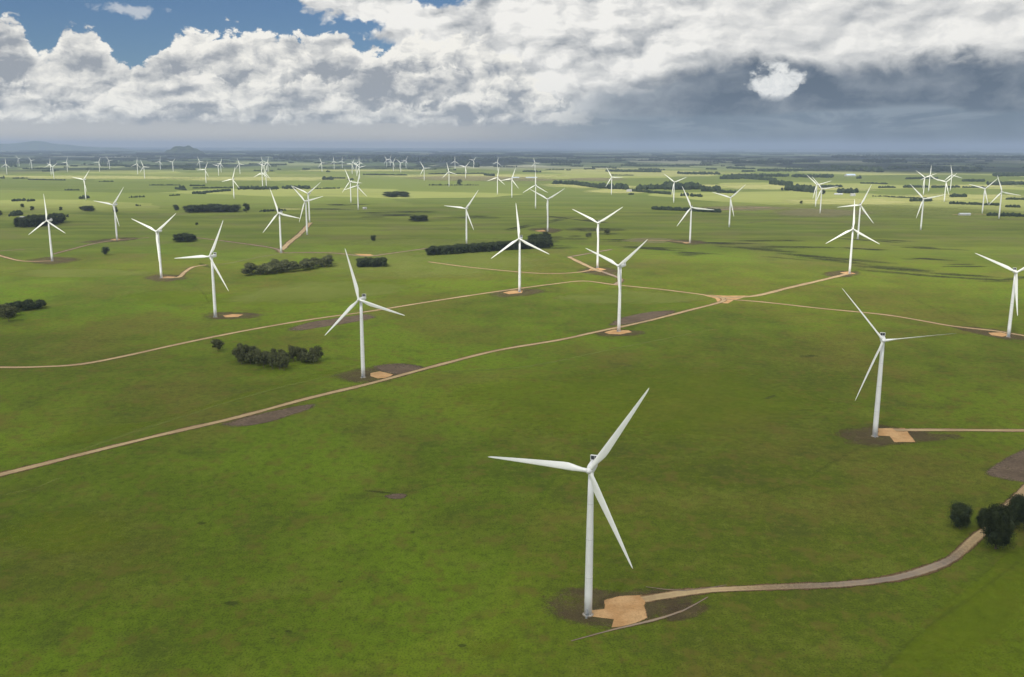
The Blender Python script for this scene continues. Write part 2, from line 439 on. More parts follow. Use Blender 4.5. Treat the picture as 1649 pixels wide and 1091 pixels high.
def smooth_line(pts, step):
    """Catmull-Rom through ground points"""
    P_ = [pts[0] * 2 - pts[1]] + list(pts) + [pts[-1] * 2 - pts[-2]]
    out = []
    for k in range(1, len(P_) - 2):
        a, b, c, d = P_[k - 1], P_[k], P_[k + 1], P_[k + 2]
        nn = max(2, min(60, int((c - b).length / step)))
        for i in range(nn):
            u = i / nn
            out.append(.5 * ((2 * b) + (c - a) * u + (2 * a - 5 * b + 4 * c - d) * u * u + (3 * b - a - 3 * c + d) * u ** 3))
    out.append(P_[-2])
    return out

def road(px, width, mat=None, z=.16, verge=2.2, name='gravel_road', label=None, taper=False, fade=False):
    mat = mat or M_ROAD
    pts = smooth_line([G(*p) for p in px], 12)
    tot = width / 2 + verge
    offs = [-tot, -width / 2, -width / 5, width / 5, width / 2, tot]
    ws = [0.0, .5, 1.0, 1.0, .5, 0.0]
    z = sheet_z(z)
    v = []; f = []; wv = []; ev = []
    for i, p in enumerate(pts):
        a = pts[max(0, i - 1)]; b = pts[min(len(pts) - 1, i + 1)]
        d = (b - a).normalized(); nrm = Vector((-d.y, d.x))
        k = 1.0 + .16 * math.sin(i * .9 + tot * 7) * math.sin(i * .37) 
        if taper: k = .3 + .7 * min(1, i / 6, (len(pts) - 1 - i) / 6)
        for o_, w_ in zip(offs, ws):
            q_ = p + nrm * o_ * k; v.append((q_.x, q_.y, z)); wv.append(w_)
            ev.append(min(1, i / 7, (len(pts) - 1 - i) / 7) if fade else 1.0)
    for i in range(len(pts) - 1):
        for j in range(5):
            a = i * 6 + j; f.append((a, a + 6, a + 7, a + 1))
    me = mesh(name, v, f, mat)
    at = me.attributes.new('w', 'FLOAT', 'POINT'); at.data.foreach_set('value', wv)
    at = me.attributes.new('e', 'FLOAT', 'POINT'); at.data.foreach_set('value', ev)
    o = obj(name, me); tag(o, label, None, None, 'structure')
    return o

def patch_world(pts, mat, z=.10, name='bare_soil', inner=.45, sharp=False):
    """polygon in ground coordinates (Vectors) with a feathered rim"""
    pts = [Vector(p) for p in pts]
    loop = []
    for i in range(len(pts)):                       # round and densify
        a, b, c, d = pts[i - 1], pts[i], pts[(i + 1) % len(pts)], pts[(i + 2) % len(pts)]
        for k in range(6):
            u = k / 6
            if sharp: loop.append(b + (c - b) * u); continue
            loop.append(.5 * ((2 * b) + (c - a) * u + (2 * a - 5 * b + 4 * c - d) * u * u + (3 * b - a - 3 * c + d) * u ** 3))
    c = sum(loop, Vector((0, 0))) / len(loop)
    z = sheet_z(z)
    v = []; f = []; wv = []
    N = len(loop)
    for k, w_ in ((1.0 + inner * .25, 0.0), (1.0, .33), (1.0 - inner * .4, .8), (1.0 - inner, 1.0)):
        for p in loop:
            q_ = c + (p - c) * k; v.append((q_.x, q_.y, z)); wv.append(w_)
    v.append((c.x, c.y, z)); wv.append(1.0)
    for k in range(3):
        for i in range(N):
            j = (i + 1) % N; f.append((k * N + i, k * N + j, (k + 1) * N + j, (k + 1) * N + i))
    for i in range(N): f.append((3 * N + i, 3 * N + (i + 1) % N, 4 * N))
    me = mesh(name, v, f, mat)
    at = me.attributes.new('w', 'FLOAT', 'POINT'); at.data.foreach_set('value', wv)
    o = obj(name, me); tag(o, kind='structure')
    return o
def patch(px, mat, z=.10, name='bare_soil', inner=.45):
    return patch_world([G(*p) for p in px], mat, z, name, inner)
def ell(cx, cy, rx, ry, mat, z=.10, name='bare_soil', rot=0.0, inner=.6, seed=0):
    rr = random.Random(seed + int(cx * 7 + cy))
    pts = []
    for i in range(11):
        a = -2 * math.pi * i / 11; k = rr.uniform(.82, 1.15)
        x = rx * k * math.cos(a); y = ry * k * math.sin(a)
        pts.append((cx + x, cy + y + x * math.tan(rot)))
    return patch(pts, mat, z, name, inner)

# broad tints of the pasture
for (cx, cy, rx, ry, m_, nm, rt) in [
    (1050, 650, 300, 60, M_LUSH, 'lush_grass', 0), (150, 700, 110, 10, M_LUSH, 'lush_grass', -.2),
    (430, 628, 160, 5, M_LUSH, 'lush_grass', -.27), (790, 1045, 45, 16, M_LUSH, 'lush_grass', 0),
    (110, 860, 110, 34, M_LUSH, 'lush_grass', 0), (690, 425, 190, 26, M_LIGHT, 'light_grass', -.02), (520, 470, 160, 16, M_LIGHT, 'light_grass', -.05), (1330, 335, 200, 6, M_LIGHT, 'light_grass', 0), (1500, 342, 150, 6, M_LIGHT, 'light_grass', 0), (700, 392, 160, 7, M_LIGHT, 'light_grass', 0), (1020, 480, 120, 12, M_LIGHT, 'light_grass', 0), (120, 440, 120, 8, M_LIGHT, 'light_grass', 0),
    (540, 470, 130, 14, M_LUSH, 'lush_grass', -.1), (300, 480, 110, 12, M_LUSH, 'lush_grass', 0),
    (1560, 1000, 120, 60, M_LUSH, 'lush_grass', -.5),
    (1380, 325, 120, 5.5, M_PALE, 'dry_pasture', 0), (1540, 318, 120, 6, M_PALE, 'dry_pasture', 0),
    (1250, 302, 180, 4, M_PALE, 'dry_pasture', .02), (760, 284, 160, 3.2, M_PALE, 'dry_pasture', 0),
    (430, 288, 150, 3.5, M_PALE, 'dry_pasture', 0), (950, 300, 90, 3.5, M_PALE, 'dry_pasture', .03),
    (1040, 276, 200, 2, M_PALE, 'dry_pasture', .02), (170, 286, 160, 3.0, M_PALE, 'dry_pasture', 0),
    (590, 275, 120, 1.8, M_PALE, 'dry_pasture', 0), (1000, 308, 60, 4, M_PALE, 'dry_pasture', 0),
    (1560, 300, 100, 3, M_PALE, 'dry_pasture', 0), (470, 337, 30, 1.4, M_PALE, 'dry_pasture', 0)]:
    o = ell(cx, cy, rx, ry, m_, .03, nm, rt)
# creek line and wet flats: dark growth and painted gully shade in long streaks
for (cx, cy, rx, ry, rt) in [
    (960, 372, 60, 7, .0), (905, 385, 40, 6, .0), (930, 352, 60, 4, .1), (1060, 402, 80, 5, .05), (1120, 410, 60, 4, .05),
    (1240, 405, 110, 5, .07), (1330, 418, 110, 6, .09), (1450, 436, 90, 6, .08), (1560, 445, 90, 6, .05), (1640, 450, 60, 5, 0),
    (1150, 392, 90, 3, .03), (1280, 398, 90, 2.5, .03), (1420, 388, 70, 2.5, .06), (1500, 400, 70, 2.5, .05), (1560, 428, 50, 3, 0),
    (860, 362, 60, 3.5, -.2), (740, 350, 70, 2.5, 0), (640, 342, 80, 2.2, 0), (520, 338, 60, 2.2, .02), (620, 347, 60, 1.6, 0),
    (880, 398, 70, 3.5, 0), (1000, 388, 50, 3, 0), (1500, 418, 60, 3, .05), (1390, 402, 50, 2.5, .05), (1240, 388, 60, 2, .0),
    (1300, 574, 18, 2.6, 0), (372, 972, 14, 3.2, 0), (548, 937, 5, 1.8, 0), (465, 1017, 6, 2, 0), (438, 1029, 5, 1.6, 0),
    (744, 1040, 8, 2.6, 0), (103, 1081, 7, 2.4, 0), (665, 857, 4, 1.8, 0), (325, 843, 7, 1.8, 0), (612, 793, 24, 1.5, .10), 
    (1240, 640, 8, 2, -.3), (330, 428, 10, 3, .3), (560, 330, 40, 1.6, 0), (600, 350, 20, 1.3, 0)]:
    if rx < 25: ell(cx, cy, rx, ry, M_GROWSHADE, .055, 'growth_and_shade', rt, .8); continue
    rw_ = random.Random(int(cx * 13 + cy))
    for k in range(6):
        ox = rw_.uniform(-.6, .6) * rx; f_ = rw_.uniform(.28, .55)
        ell(cx + ox, cy + rw_.uniform(-.75, .75) * ry + ox * math.tan(rt), rx * f_, max(.8, ry * rw_.uniform(.16, .38)), M_GROWSHADE, .055, 'growth_and_shade', rt, .8, seed=k)

# bare and dug soil
S = lambda pts, m_=M_SOIL, z=.10, nm='bare_soil', inner=.45: patch(pts, m_, z, nm, inner)
S([(878, 975), (890, 955), (930, 948), (990, 952), (1060, 948), (1130, 955), (1100, 975), (1060, 995), (1000, 1012), (930, 1005), (893, 993)])
S([(1060, 985), (1100, 972), (1140, 975), (1130, 992), (1080, 1000)])
S([(1352, 698), (1375, 688), (1410, 684), (1450, 690), (1500, 697), (1540, 702), (1530, 709), (1470, 714), (1400, 720), (1365, 712)])
S([(540, 607), (560, 597), (620, 590), (680, 594), (655, 604), (620, 616), (570, 617)])
S([(600, 590), (650, 586), (690, 594), (660, 602), (625, 602)], M_SCAR)
S([(358, 684), (400, 671), (450, 660), (500, 651), (505, 657), (470, 669), (430, 681), (385, 688)], M_SCAR, .11, 'dug_soil', .3)
S([(462, 531), (500, 519), (545, 512), (592, 506), (604, 512), (560, 521), (515, 528), (480, 533)], M_SCAR, .11, 'dug_soil', .3)
S([(980, 523), (1005, 511), (1050, 502), (1090, 501), (1065, 510), (1035, 518), (1000, 524)], M_SCAR, .11, 'dug_soil', .3)
S([(1586, 760), (1615, 741), (1660, 718), (1720, 700), (1760, 790), (1690, 782), (1640, 777), (1600, 769)], M_SCAR, .11, 'dug_soil', .2)
S([(955, 537), (985, 530), (1020, 532), (1040, 537), (1010, 542), (970, 542)])
S([(790, 473), (820, 466), (860, 465), (880, 470), (850, 476), (805, 479)])
S([(328, 509), (350, 503), (400, 504), (430, 507), (400, 513), (350, 515)])
S([(232, 448), (262, 442), (290, 444), (300, 449), (262, 454)])
S([(40, 421), (84, 414), (130, 418), (85, 426)])
S([(130, 391), (190, 383), (225, 384), (190, 390)])
S([(1530, 526), (1570, 527), (1620, 534), (1660, 548), (1610, 546), (1560, 535)])
S([(1325, 441), (1350, 436), (1385, 439), (1370, 446), (1340, 446)])
S([(930, 436), (962, 430), (1000, 436), (985, 445), (950, 442)])
S([(1070, 388), (1111, 386), (1140, 391), (1110, 395)])
S([(850, 370), (880, 367), (905, 371), (885, 376)])
S([(620, 799), (640, 795), (655, 797), (650, 803), (630, 804)], M_SCAR, .11, 'dug_soil')
S([(1000, 388), (1040, 383), (1090, 386), (1060, 392)], M_FADE, .08, 'faded_track')
S([(1240, 345), (1290, 336), (1390, 340), (1400, 345), (1320, 350)], M_FADE, .08, 'faded_track')
S([(1120, 335), (1200, 332), (1280, 335), (1200, 340)], M_FADE, .08, 'faded_track')
S([(650, 287), (720, 283), (860, 286), (905, 291), (800, 292), (700, 291)], M_FADE, .08, 'faded_track')
S([(905, 289), (960, 286), (1010, 289), (960, 292)], M_FADE, .08, 'faded_track')
S([(1410, 1100), (1450, 1050), (1520, 985), (1585, 925), (1660, 880), (1900, 900), (1900, 1200), (1400, 1200)], M_LUSH, .035, 'lush_grass', .12)
# gravel pads beside the nearest turbines
def PP(pts, z=.13):
    gp = [G(*p) for p in pts]; c = sum(gp, Vector((0, 0))) / len(gp)
    k = .98 if len(PADS) < 2 else .66; PADS.append(1)
    patch_world([c + (p - c) * k for p in gp], M_PAD, z, 'gravel_pad', .20, True)
PADS = []
PP([(948, 984), (972, 981), (972, 966), (998, 960), (1046, 957), (1040, 975), (1044, 996), (1014, 1010), (984, 1013), (988, 999), (952, 994)])
PP([(1413, 690), (1458, 689), (1466, 700), (1476, 713), (1440, 713), (1432, 703), (1412, 702)])
PP([(588, 600), (612, 595), (645, 603), (632, 611), (606, 613), (588, 607)])
PP([(960, 536), (985, 529), (1022, 531), (1030, 535), (1002, 541), (972, 540)])
PP([(800, 472), (822, 467), (850, 467), (848, 473), (815, 476)])
PP([(350, 508), (374, 505), (402, 506), (388, 512), (356, 513)])
PP([(1582, 535), (1612, 534), (1640, 540), (1618, 545), (1590, 541)])
PP([(1345, 439), (1368, 436), (1386, 442), (1362, 444)])
PP([(940, 434), (966, 430), (985, 434), (970, 438), (948, 437)])
PP([(1105, 471), (1166, 474), (1235, 474), (1190, 485), (1176, 494), (1150, 492), (1144, 481)])
PP([(253, 447), (270, 445), (290, 446), (272, 449)])
PP([(855, 372), (878, 370), (884, 373), (866, 374)])
PP([(560, 408), (600, 409), (612, 413), (585, 415)])
PP([(172, 386), (190, 384), (200, 386), (186, 388)])
PP([(1094, 391), (1112, 389), (1116, 392), (1104, 393)])
# roads
road([(-120, 793), (0, 765), (120, 735), (250, 703), (380, 673), (500, 641), (600, 617), (700, 590), (800, 565), (900, 548), (960, 535), (1040, 518), (1110, 500), (1150, 490), (1166, 484), (1158, 479), (1128, 474.5)], 5.6, verge=3.2, label='long gravel road crossing the pasture from the left edge to the road fork')
road([(-150, 590), (0, 592), (70, 591), (130, 587), (200, 574), (300, 552), (400, 532), (500, 515), (600, 501), (700, 485), (800, 470), (890, 458), (940, 453), (990, 459), (1060, 466), (1128, 474.5), (1165, 481)], 6.0, verge=3.0, label='gravel road passing above the tree clumps and bending to the fork')
road([(1160, 480), (1215, 477), (1270, 464), (1330, 450), (1364, 441.5)], 9.0, verge=3, label='gravel spur from the fork to a turbine pad')
road([(1165, 482), (1230, 487), (1320, 497), (1430, 508), (1530, 525), (1600, 533), (1649, 541), (1720, 552)], 5.5, verge=4, label='gravel road from the fork to the right edge')
road([(690, 422), (750, 430), (820, 437), (880, 441), (930, 439), (960, 433.5)], 5.0, verge=5, label='curved gravel track below the dark windbreak')
road([(916, 414), (930, 421), (962, 436), (975, 439)], 9.0, verge=3, label='bright short gravel road by the hooked bend')
road([(916, 414), (940, 410), (985, 402)], 6.0, M_ROADG, verge=5, label='worn track leading to the wet flats')
road([(970, 438), (992, 446), (1000, 452), (990, 459)], 6.0, M_ROADG, verge=5)
road([(1780, 690), (1700, 745), (1640, 800), (1598, 845), (1575, 863), (1535, 899), (1500, 915), (1440, 932), (1350, 942), (1250, 946), (1140, 951), (1090, 957), (1036, 966)], 5.6, verge=2.0, label='sandy road from the dark trees to the nearest turbine pad')
road([(1580, 860), (1556, 879), (1535, 899), (1500, 915), (1440, 932), (1350, 942), (1250, 946), (1120, 953)], 5.0, M_ROADG, z=.21, verge=1.4, fade=True, name='worn_road', label='grey worn surface along the bend of the nearest road')
road([(1140, 962), (1100, 984), (1050, 1000), (990, 1014), (920, 1033)], 1.8, M_ROADG, z=.18, verge=1.2, taper=True, label='thin old track curving below the nearest pad')
road([(1170, 943), (1100, 952), (1040, 946)], 1.2, M_ROADG, z=.24, verge=1.0, taper=True)
road([(1440, 693), (1520, 693), (1600, 693.5), (1700, 694), (1800, 695)], 5.6, verge=2.6, label='straight gravel road from the right-hand turbine pad to the edge')
road([(262, 448), (287, 447), (298, 438), (312, 430), (333, 427)], 6.0, verge=4, label='curling gravel track at a left-hand turbine')
road([(333, 427), (370, 424), (420, 414), (470, 408), (540, 409)], 4.0, M_FADE, verge=5, name='faded_track')
road([(-40, 400), (10, 415), (40, 421), (84, 420.5)], 5.0, verge=6)
road([(-40, 408), (0, 404.5), (40, 402)], 4.0, M_ROADG, verge=6)
road([(84, 410), (150, 393), (190, 387), (240, 383)], 3.0, M_ROADG, verge=8)
road([(453, 403), (468, 389), (482, 378), (500, 359)], 11.0, verge=5, label='pale gravel track rising past the paired turbines')
road([(315, 383), (380, 391), (440, 400), (453, 407)], 4.0, M_ROADG, verge=8)
road([(453, 407.5), (500, 407), (540, 408), (590, 413), (625, 409), (690, 400)], 5.0, M_ROADG, verge=6)
road([(1040, 387), (1075, 388), (1111, 391)], 6.0, verge=5)
road([(1128, 341), (1180, 337), (1240, 334)], 12.0, M_ROADG, verge=14)
road([(1200, 360), (1250, 354), (1300, 349)], 6.0, M_FADE, verge=8, name='faded_track')
road([(600, 372), (700, 368), (780, 363)], 5.0, M_FADE, verge=8, name='faded_track')
road([(1535, 346), (1570, 345), (1640, 349), (1700, 352)], 10.0, verge=8)

M_FAINT = sheet_mat('faint_wheel_track', (.060, .066, .022, 1), (.050, .056, .02, 1), (.085, .085, .03, 1), .03, 1.1, .5, .13)
M_FAINTL = sheet_mat('faint_mown_line', (.17, .21, .035, 1), (.15, .19, .03, 1), (.2, .23, .05, 1), .02, .9, .5, .5)
for pts, m_, w_ in [
    ([(1395, 716), (1340, 745), (1290, 775), (1210, 800)], M_FAINT, 2.5), ([(1640, 905), (1560, 965), (1480, 1020), (1400, 1100)], M_FAINT, 1.6),
    ([(1470, 480), (1510, 500), (1560, 522)], M_FAINT, 5), ([(300, 452), (325, 470), (338, 490)], M_FAINT, 2.5),
    ([(600, 800), (640, 797), (720, 775)], M_FAINT, 1.8),
    ([(100, 735), (250, 685), (430, 630), (560, 600)], M_FAINTL, 4), ([(0, 798), (60, 785), (95, 770)], M_FAINTL, 1.5),
    ([(700, 600), (850, 590), (1000, 560), (1150, 530)], M_FAINTL, 4), ([(430, 508), (500, 505), (560, 507)], M_FAINT, 3),
    ([(960, 1012), (1000, 1060), (1010, 1100)], M_FAINT, 1.2)]:
    road(pts, w_, m_, z=.07, verge=w_ * .7, name='wheel_track')

# ------------------------------------------------------------------ wind turbines
HUBH, PSI = 84.0, 0.2999
def turbine_parts():
    P_ = {}
    t = MB()
    t.tube([(2.15, .0), (2.12, 12), (2.05, 28), (1.90, 48), (1.66, 66), (1.42, 81.6)], 36)
    for z, r in ((.35, 2.22), (22, 2.12), (44, 1.98), (64, 1.73)):
        t.tube([(r - .06, z - .14), (r, z - .12), (r, z + .12), (r - .06, z + .14)], 36, 1)
    P_['tower'] = t.me('tower', [M_WHITE, M_SEAM], True)
    t = MB(); t.tube([(3.1, -.5), (3.05, .2), (2.5, .3), (2.4, .31)], 36)
    P_['foundation'] = t.me('foundation', [M_CONC])
    t = MB(); t.box((0, -2.14, 2.9), (1.0, .16, 2.3)); t.box((0, -2.9, 1.0), (1.3, 1.6, .1)); t.box((-.55, -2.9, 1.5), (.06, 1.5, 1.0)); t.box((.55, -2.9, 1.5), (.06, 1.5, 1.0))
    for k in range(4): t.box((0, -3.9 - .28 * k, .85 - .22 * k), (1.2, .3, .06))
    P_['door'] = t.me('door', [M_DOOR])
    # nacelle: rounded housing, rotor side towards -y
    t = MB()
    rings = []
    for y, w, h, zc in ((-3.1, 1.30, 1.35, 0), (-2.95, 1.62, 1.65, 0), (-1.8, 1.88, 1.86, .05), (0, 1.98, 1.98, .1), (4.0, 1.98, 1.98, .15), (7.6, 1.92, 1.86, .22), (9.3, 1.70, 1.48, .40), (9.9, 1.35, 1.10, .52)):
        r = []
        for i in range(28):
            a = 2 * math.pi * i / 28; e = .42
            cx_, sz_ = math.cos(a), math.sin(a)
            r.append((w * math.copysign(abs(cx_) ** e, cx_), y, zc + h * math.copysign(abs(sz_) ** e, sz_)))
        rings.append(r[::-1])
    t.rings(rings)
    P_['nacelle'] = t.me('nacelle', [M_WHITE], True)
    # cooler: an upright open frame with a dark radiator at the rear roof
    t = MB()
    t.box((-1.95, 7.7, 3.25), (.22, 1.3, 2.7)); t.box((1.95, 7.7, 3.25), (.22, 1.3, 2.7))
    t.box((0, 7.7, 4.68), (4.12, 1.36, .20)); t.box((0, 7.7, 2.1), (3.68, 1.25, .18))
    t.box((0, 8.05, 3.39), (3.66, .22, 2.36), 1)
    t.box((0, 7.6, 3.39), (.10, .5, 2.36))
    P_['cooler'] = t.me('cooler', [M_WHITE, M_DARK])
    # hub with nose cone, centred on the origin
    t = MB(); rings = []
    for y, r_ in ((1.9, 1.45), (1.5, 1.62), (.8, 1.78), (0, 1.80), (-.8, 1.66), (-1.5, 1.34), (-2.0, .95), (-2.35, .5), (-2.5, .12)):
        rings.append([(r_ * math.cos(2 * math.pi * i / 28), y, r_ * math.sin(2 * math.pi * i / 28)) for i in range(28)])
    t.rings(rings)
    P_['hub'] = t.me('hub', [M_WHITE], True)
    # blade along +z from the hub, wind side towards -y
    def blade(name, pitch):
        t = MB(); rings = []
        R0, R1 = 1.0, 55.0
        ks = [0, .02, .05, .09, .14, .19, .24, .30, .38, .46, .55, .64, .73, .81, .88, .93, .965, .985, 1.0]
        for k in ks:
            z = R0 + (R1 - R0) * k
            if k < .22:
                u = min(1, max(0, (k - .03) / .17)); u = u * u * (3 - 2 * u)
                chord = 2.3 + (4.0 - 2.3) * u; th = 2.3 + (1.15 - 2.3) * u
            else:
                u = (k - .22) / .78
                chord = 4.0 * (1 - u) ** .92 * .84 + .62 * (1 - (max(0, u - .93) / .075) ** 2 if u > .93 else 1) + .05
                u2 = 1 - u; th = chord * (.15 + .14 * u2)
            blend = min(1, max(0, (k - .03) / .17))
            tw = R(13) * (1 - k) ** 2.0 + pitch
            bend = -2.2 * k * k                       # pre-bend into the wind
            r = []
            for i in range(18):
                a = 2 * math.pi * i / 18
                xr, yr = math.cos(a), math.sin(a)
                # circle at the root, aerofoil further out
                xc = xr * chord / 2; yc = yr * th / 2
                xa = xr * chord / 2 + chord * .20
                ya = yr * th / 2 * (1 - .80 * (xr * .5 + .5) ** 1.3)
                x_ = xc + (xa - xc) * blend; y_ = yc + (ya - yc) * blend
                r.append((x_ * math.cos(tw) - y_ * math.sin(tw), x_ * math.sin(tw) + y_ * math.cos(tw) + bend, z))
            rings.append(r)
        t.rings(rings)
        return t.me(name, [M_BLADE], True)
    P_['blade'] = blade('blade', R(2)); P_['blade_feathered'] = blade('blade', R(66))
    return P_
TP = turbine_parts()
def cam_range(p): return math.hypot(p.x, p.y)

def turbine(base, hub, tip, label, group, feather=False, far=False, PSI=PSI):
    g = G(*base)
    # pixel height of a full-size tower at this spot, against the height in the photo
    rel = Vector((g.x, g.y, HUBH - CAMH)); zz = rel.dot(CF)
    hy = 545.5 - FPX * rel.dot(CU) / zz
    s = (base[1] - hub[1]) / (base[1] - hy)
    s = min(1.08, max(.92, s))
    if far:                                             # set by the hub when the foot is unclear
        D = cam_range(g)
        d = ray(*hub); D2 = (CAMH - HUBH) / max(1e-4, -d.z); g2 = Vector((d.x, d.y)) * D2
        g = g * .5 + g2 * .5; s = min(1.06, max(.95, s))
    root = bpy.data.objects.new('wind_turbine', None); COL.objects.link(root)
    root.location = (g.x, g.y, 0); root.rotation_euler = (0, 0, -PSI); root.scale = (s, s, s)
    root.empty_display_size = 5
    tag(root, label, 'wind turbine', group)
    tw = obj('tower', TP['tower'], root)
    D = cam_range(g)
    if D < 2600:
        obj('door', TP['door'], tw)
        obj('foundation', TP['foundation'], root)
    nc = obj('nacelle', TP['nacelle'], root, (0, 0, 83.6))
    if D < 6000: obj('cooler', TP['cooler'], nc)
    az_ = math.atan2(g.x, g.y)
    cosr = math.cos(PSI - az_) if True else 1
    th = math.atan2(tip[1], tip[0] / max(.5, abs(cosr)))
    beta = math.pi / 2 - th
    hc = Vector((0, -4.9, 84.0)); tilt = Matrix.Rotation(R(-5), 4, 'X')
    hb = obj('hub', TP['hub'], root); hb.matrix_local = Matrix.Translation(hc) @ tilt
    for k in range(3):
        b = obj('blade', TP['blade_feathered' if feather else 'blade'], hb)
        b.matrix_local = Matrix.Rotation(beta + k * 2 * math.pi / 3, 4, 'Y')
    return root

GN = 'white wind turbines standing across the pasture'
NEAR = [
 ((947, 990), (952.5, 753), (83, 134), 'largest and nearest white turbine, beside a sandy pad at the end of the grey road', 0),
 ((1408.6, 703), (1418.6, 547), (-65.6, 78), 'thin bladed white turbine beside the straight gravel road to the right edge', 1),
 ((585, 608), (580, 482), (-22, 85), 'white turbine on an orange pad just above the long diagonal gravel road', 0),
 ((347, 511), (342, 413), (22, 57), 'white turbine with one level blade, its sandy pad above the upper left road', 0),
 ((996.5, 533.9), (996, 428), (36, 38), 'white turbine standing astride the diagonal road with a purple soil strip behind it', 2),
 ((836.7, 470.6), (836.6, 384.4), (-5.8, 54), 'white turbine with one blade upright in front of the dark windbreak', 0),
 ((962.2, 431.8), (962.8, 359.2), (38.3, 26.2), 'white turbine with raised blades beside the short hooked gravel road', 0),
 ((1368, 441), (1372.2, 368.9), (-1, 39), 'white turbine with one blade upright at the end of the gravel spur', 0),
 ((1623.7, 543.1), (1633.7, 438.3), (-65, 30), 'white turbine cut by the right edge of the picture on its orange pad', 0),
 ((260, 448), (253.1, 372.8), (28, 27), 'white turbine with two raised blades where the gravel track curls', 0),
 ((84.3, 420.7), (76, 355.5), (-2, 43), 'white turbine with one blade upright in front of the dark grove near the left edge', 0),
 ((188.6, 386.4), (184, 330), (17.7, 29), 'white turbine on a brown streak of soil, beyond the one with the curling track', 0),
 ((453, 407.6), (449.3, 343.4), (-11, 35.7), 'white turbine at the lower end of the rising track, behind the olive tree row', 0),
 ((494.7, 378.3), (492.3, 323.9), (-19.8, 23.2), 'nearer of the paired white turbines by the pale rising track', 0),
 ((498.7, 358.2), (496.3, 308.7), (22.6, 20), 'farther of the paired white turbines by the pale rising track', 0),
 ((751.4, 392.5), (751, 336), (19.6, 29), 'white turbine standing just behind the left part of the dark windbreak', 0),
 ((881.9, 372.7), (880.5, 320.2), (22.2, 14.5), 'white turbine with V shaped raised blades beyond the right end of the windbreak', 0),
 ((1111, 391.4), (1112, 334.4), (-14.5, 30.7), 'white turbine in front of the long low hedge with a faded track at its foot', 0),
 ((1174.2, 366.2), (1176, 318.8), (17.7, 17), 'white turbine on open pasture just right of the long low hedge', 0),
 ((1381.3, 385.4), (1383.3, 330.5), (12.7, 30), 'white turbine half hidden behind the one at the end of the gravel spur', 0),
 ((1482.6, 370.7), (1485.7, 320.5), (-21, 22), 'white turbine on the dull pasture in front of the small dark hedge at right', 0),
 ((1608.5, 352.4), (1612, 308.7), (-8.8, 25), 'rightmost white turbine of the sunlit strip, one blade steeply raised', 0),
 ((1581.6, 344), (1584.5, 303.7), (18, 18), 'white turbine on a tan pad left of the rightmost sunlit one', 0),
 ((577, 338), (574.8, 295.6), (16.7, -17), 'nearest white turbine of the crowded line left of centre', 0),
 ((565.3, 326.9), (562.7, 289.6), (-4, 10), 'second nearest white turbine in the crowded line left of centre', 0),
 ((862.4, 336), (861.8, 297.3), (-.5, 19), 'nearer of two white turbines in line behind the V bladed one', 0),
]
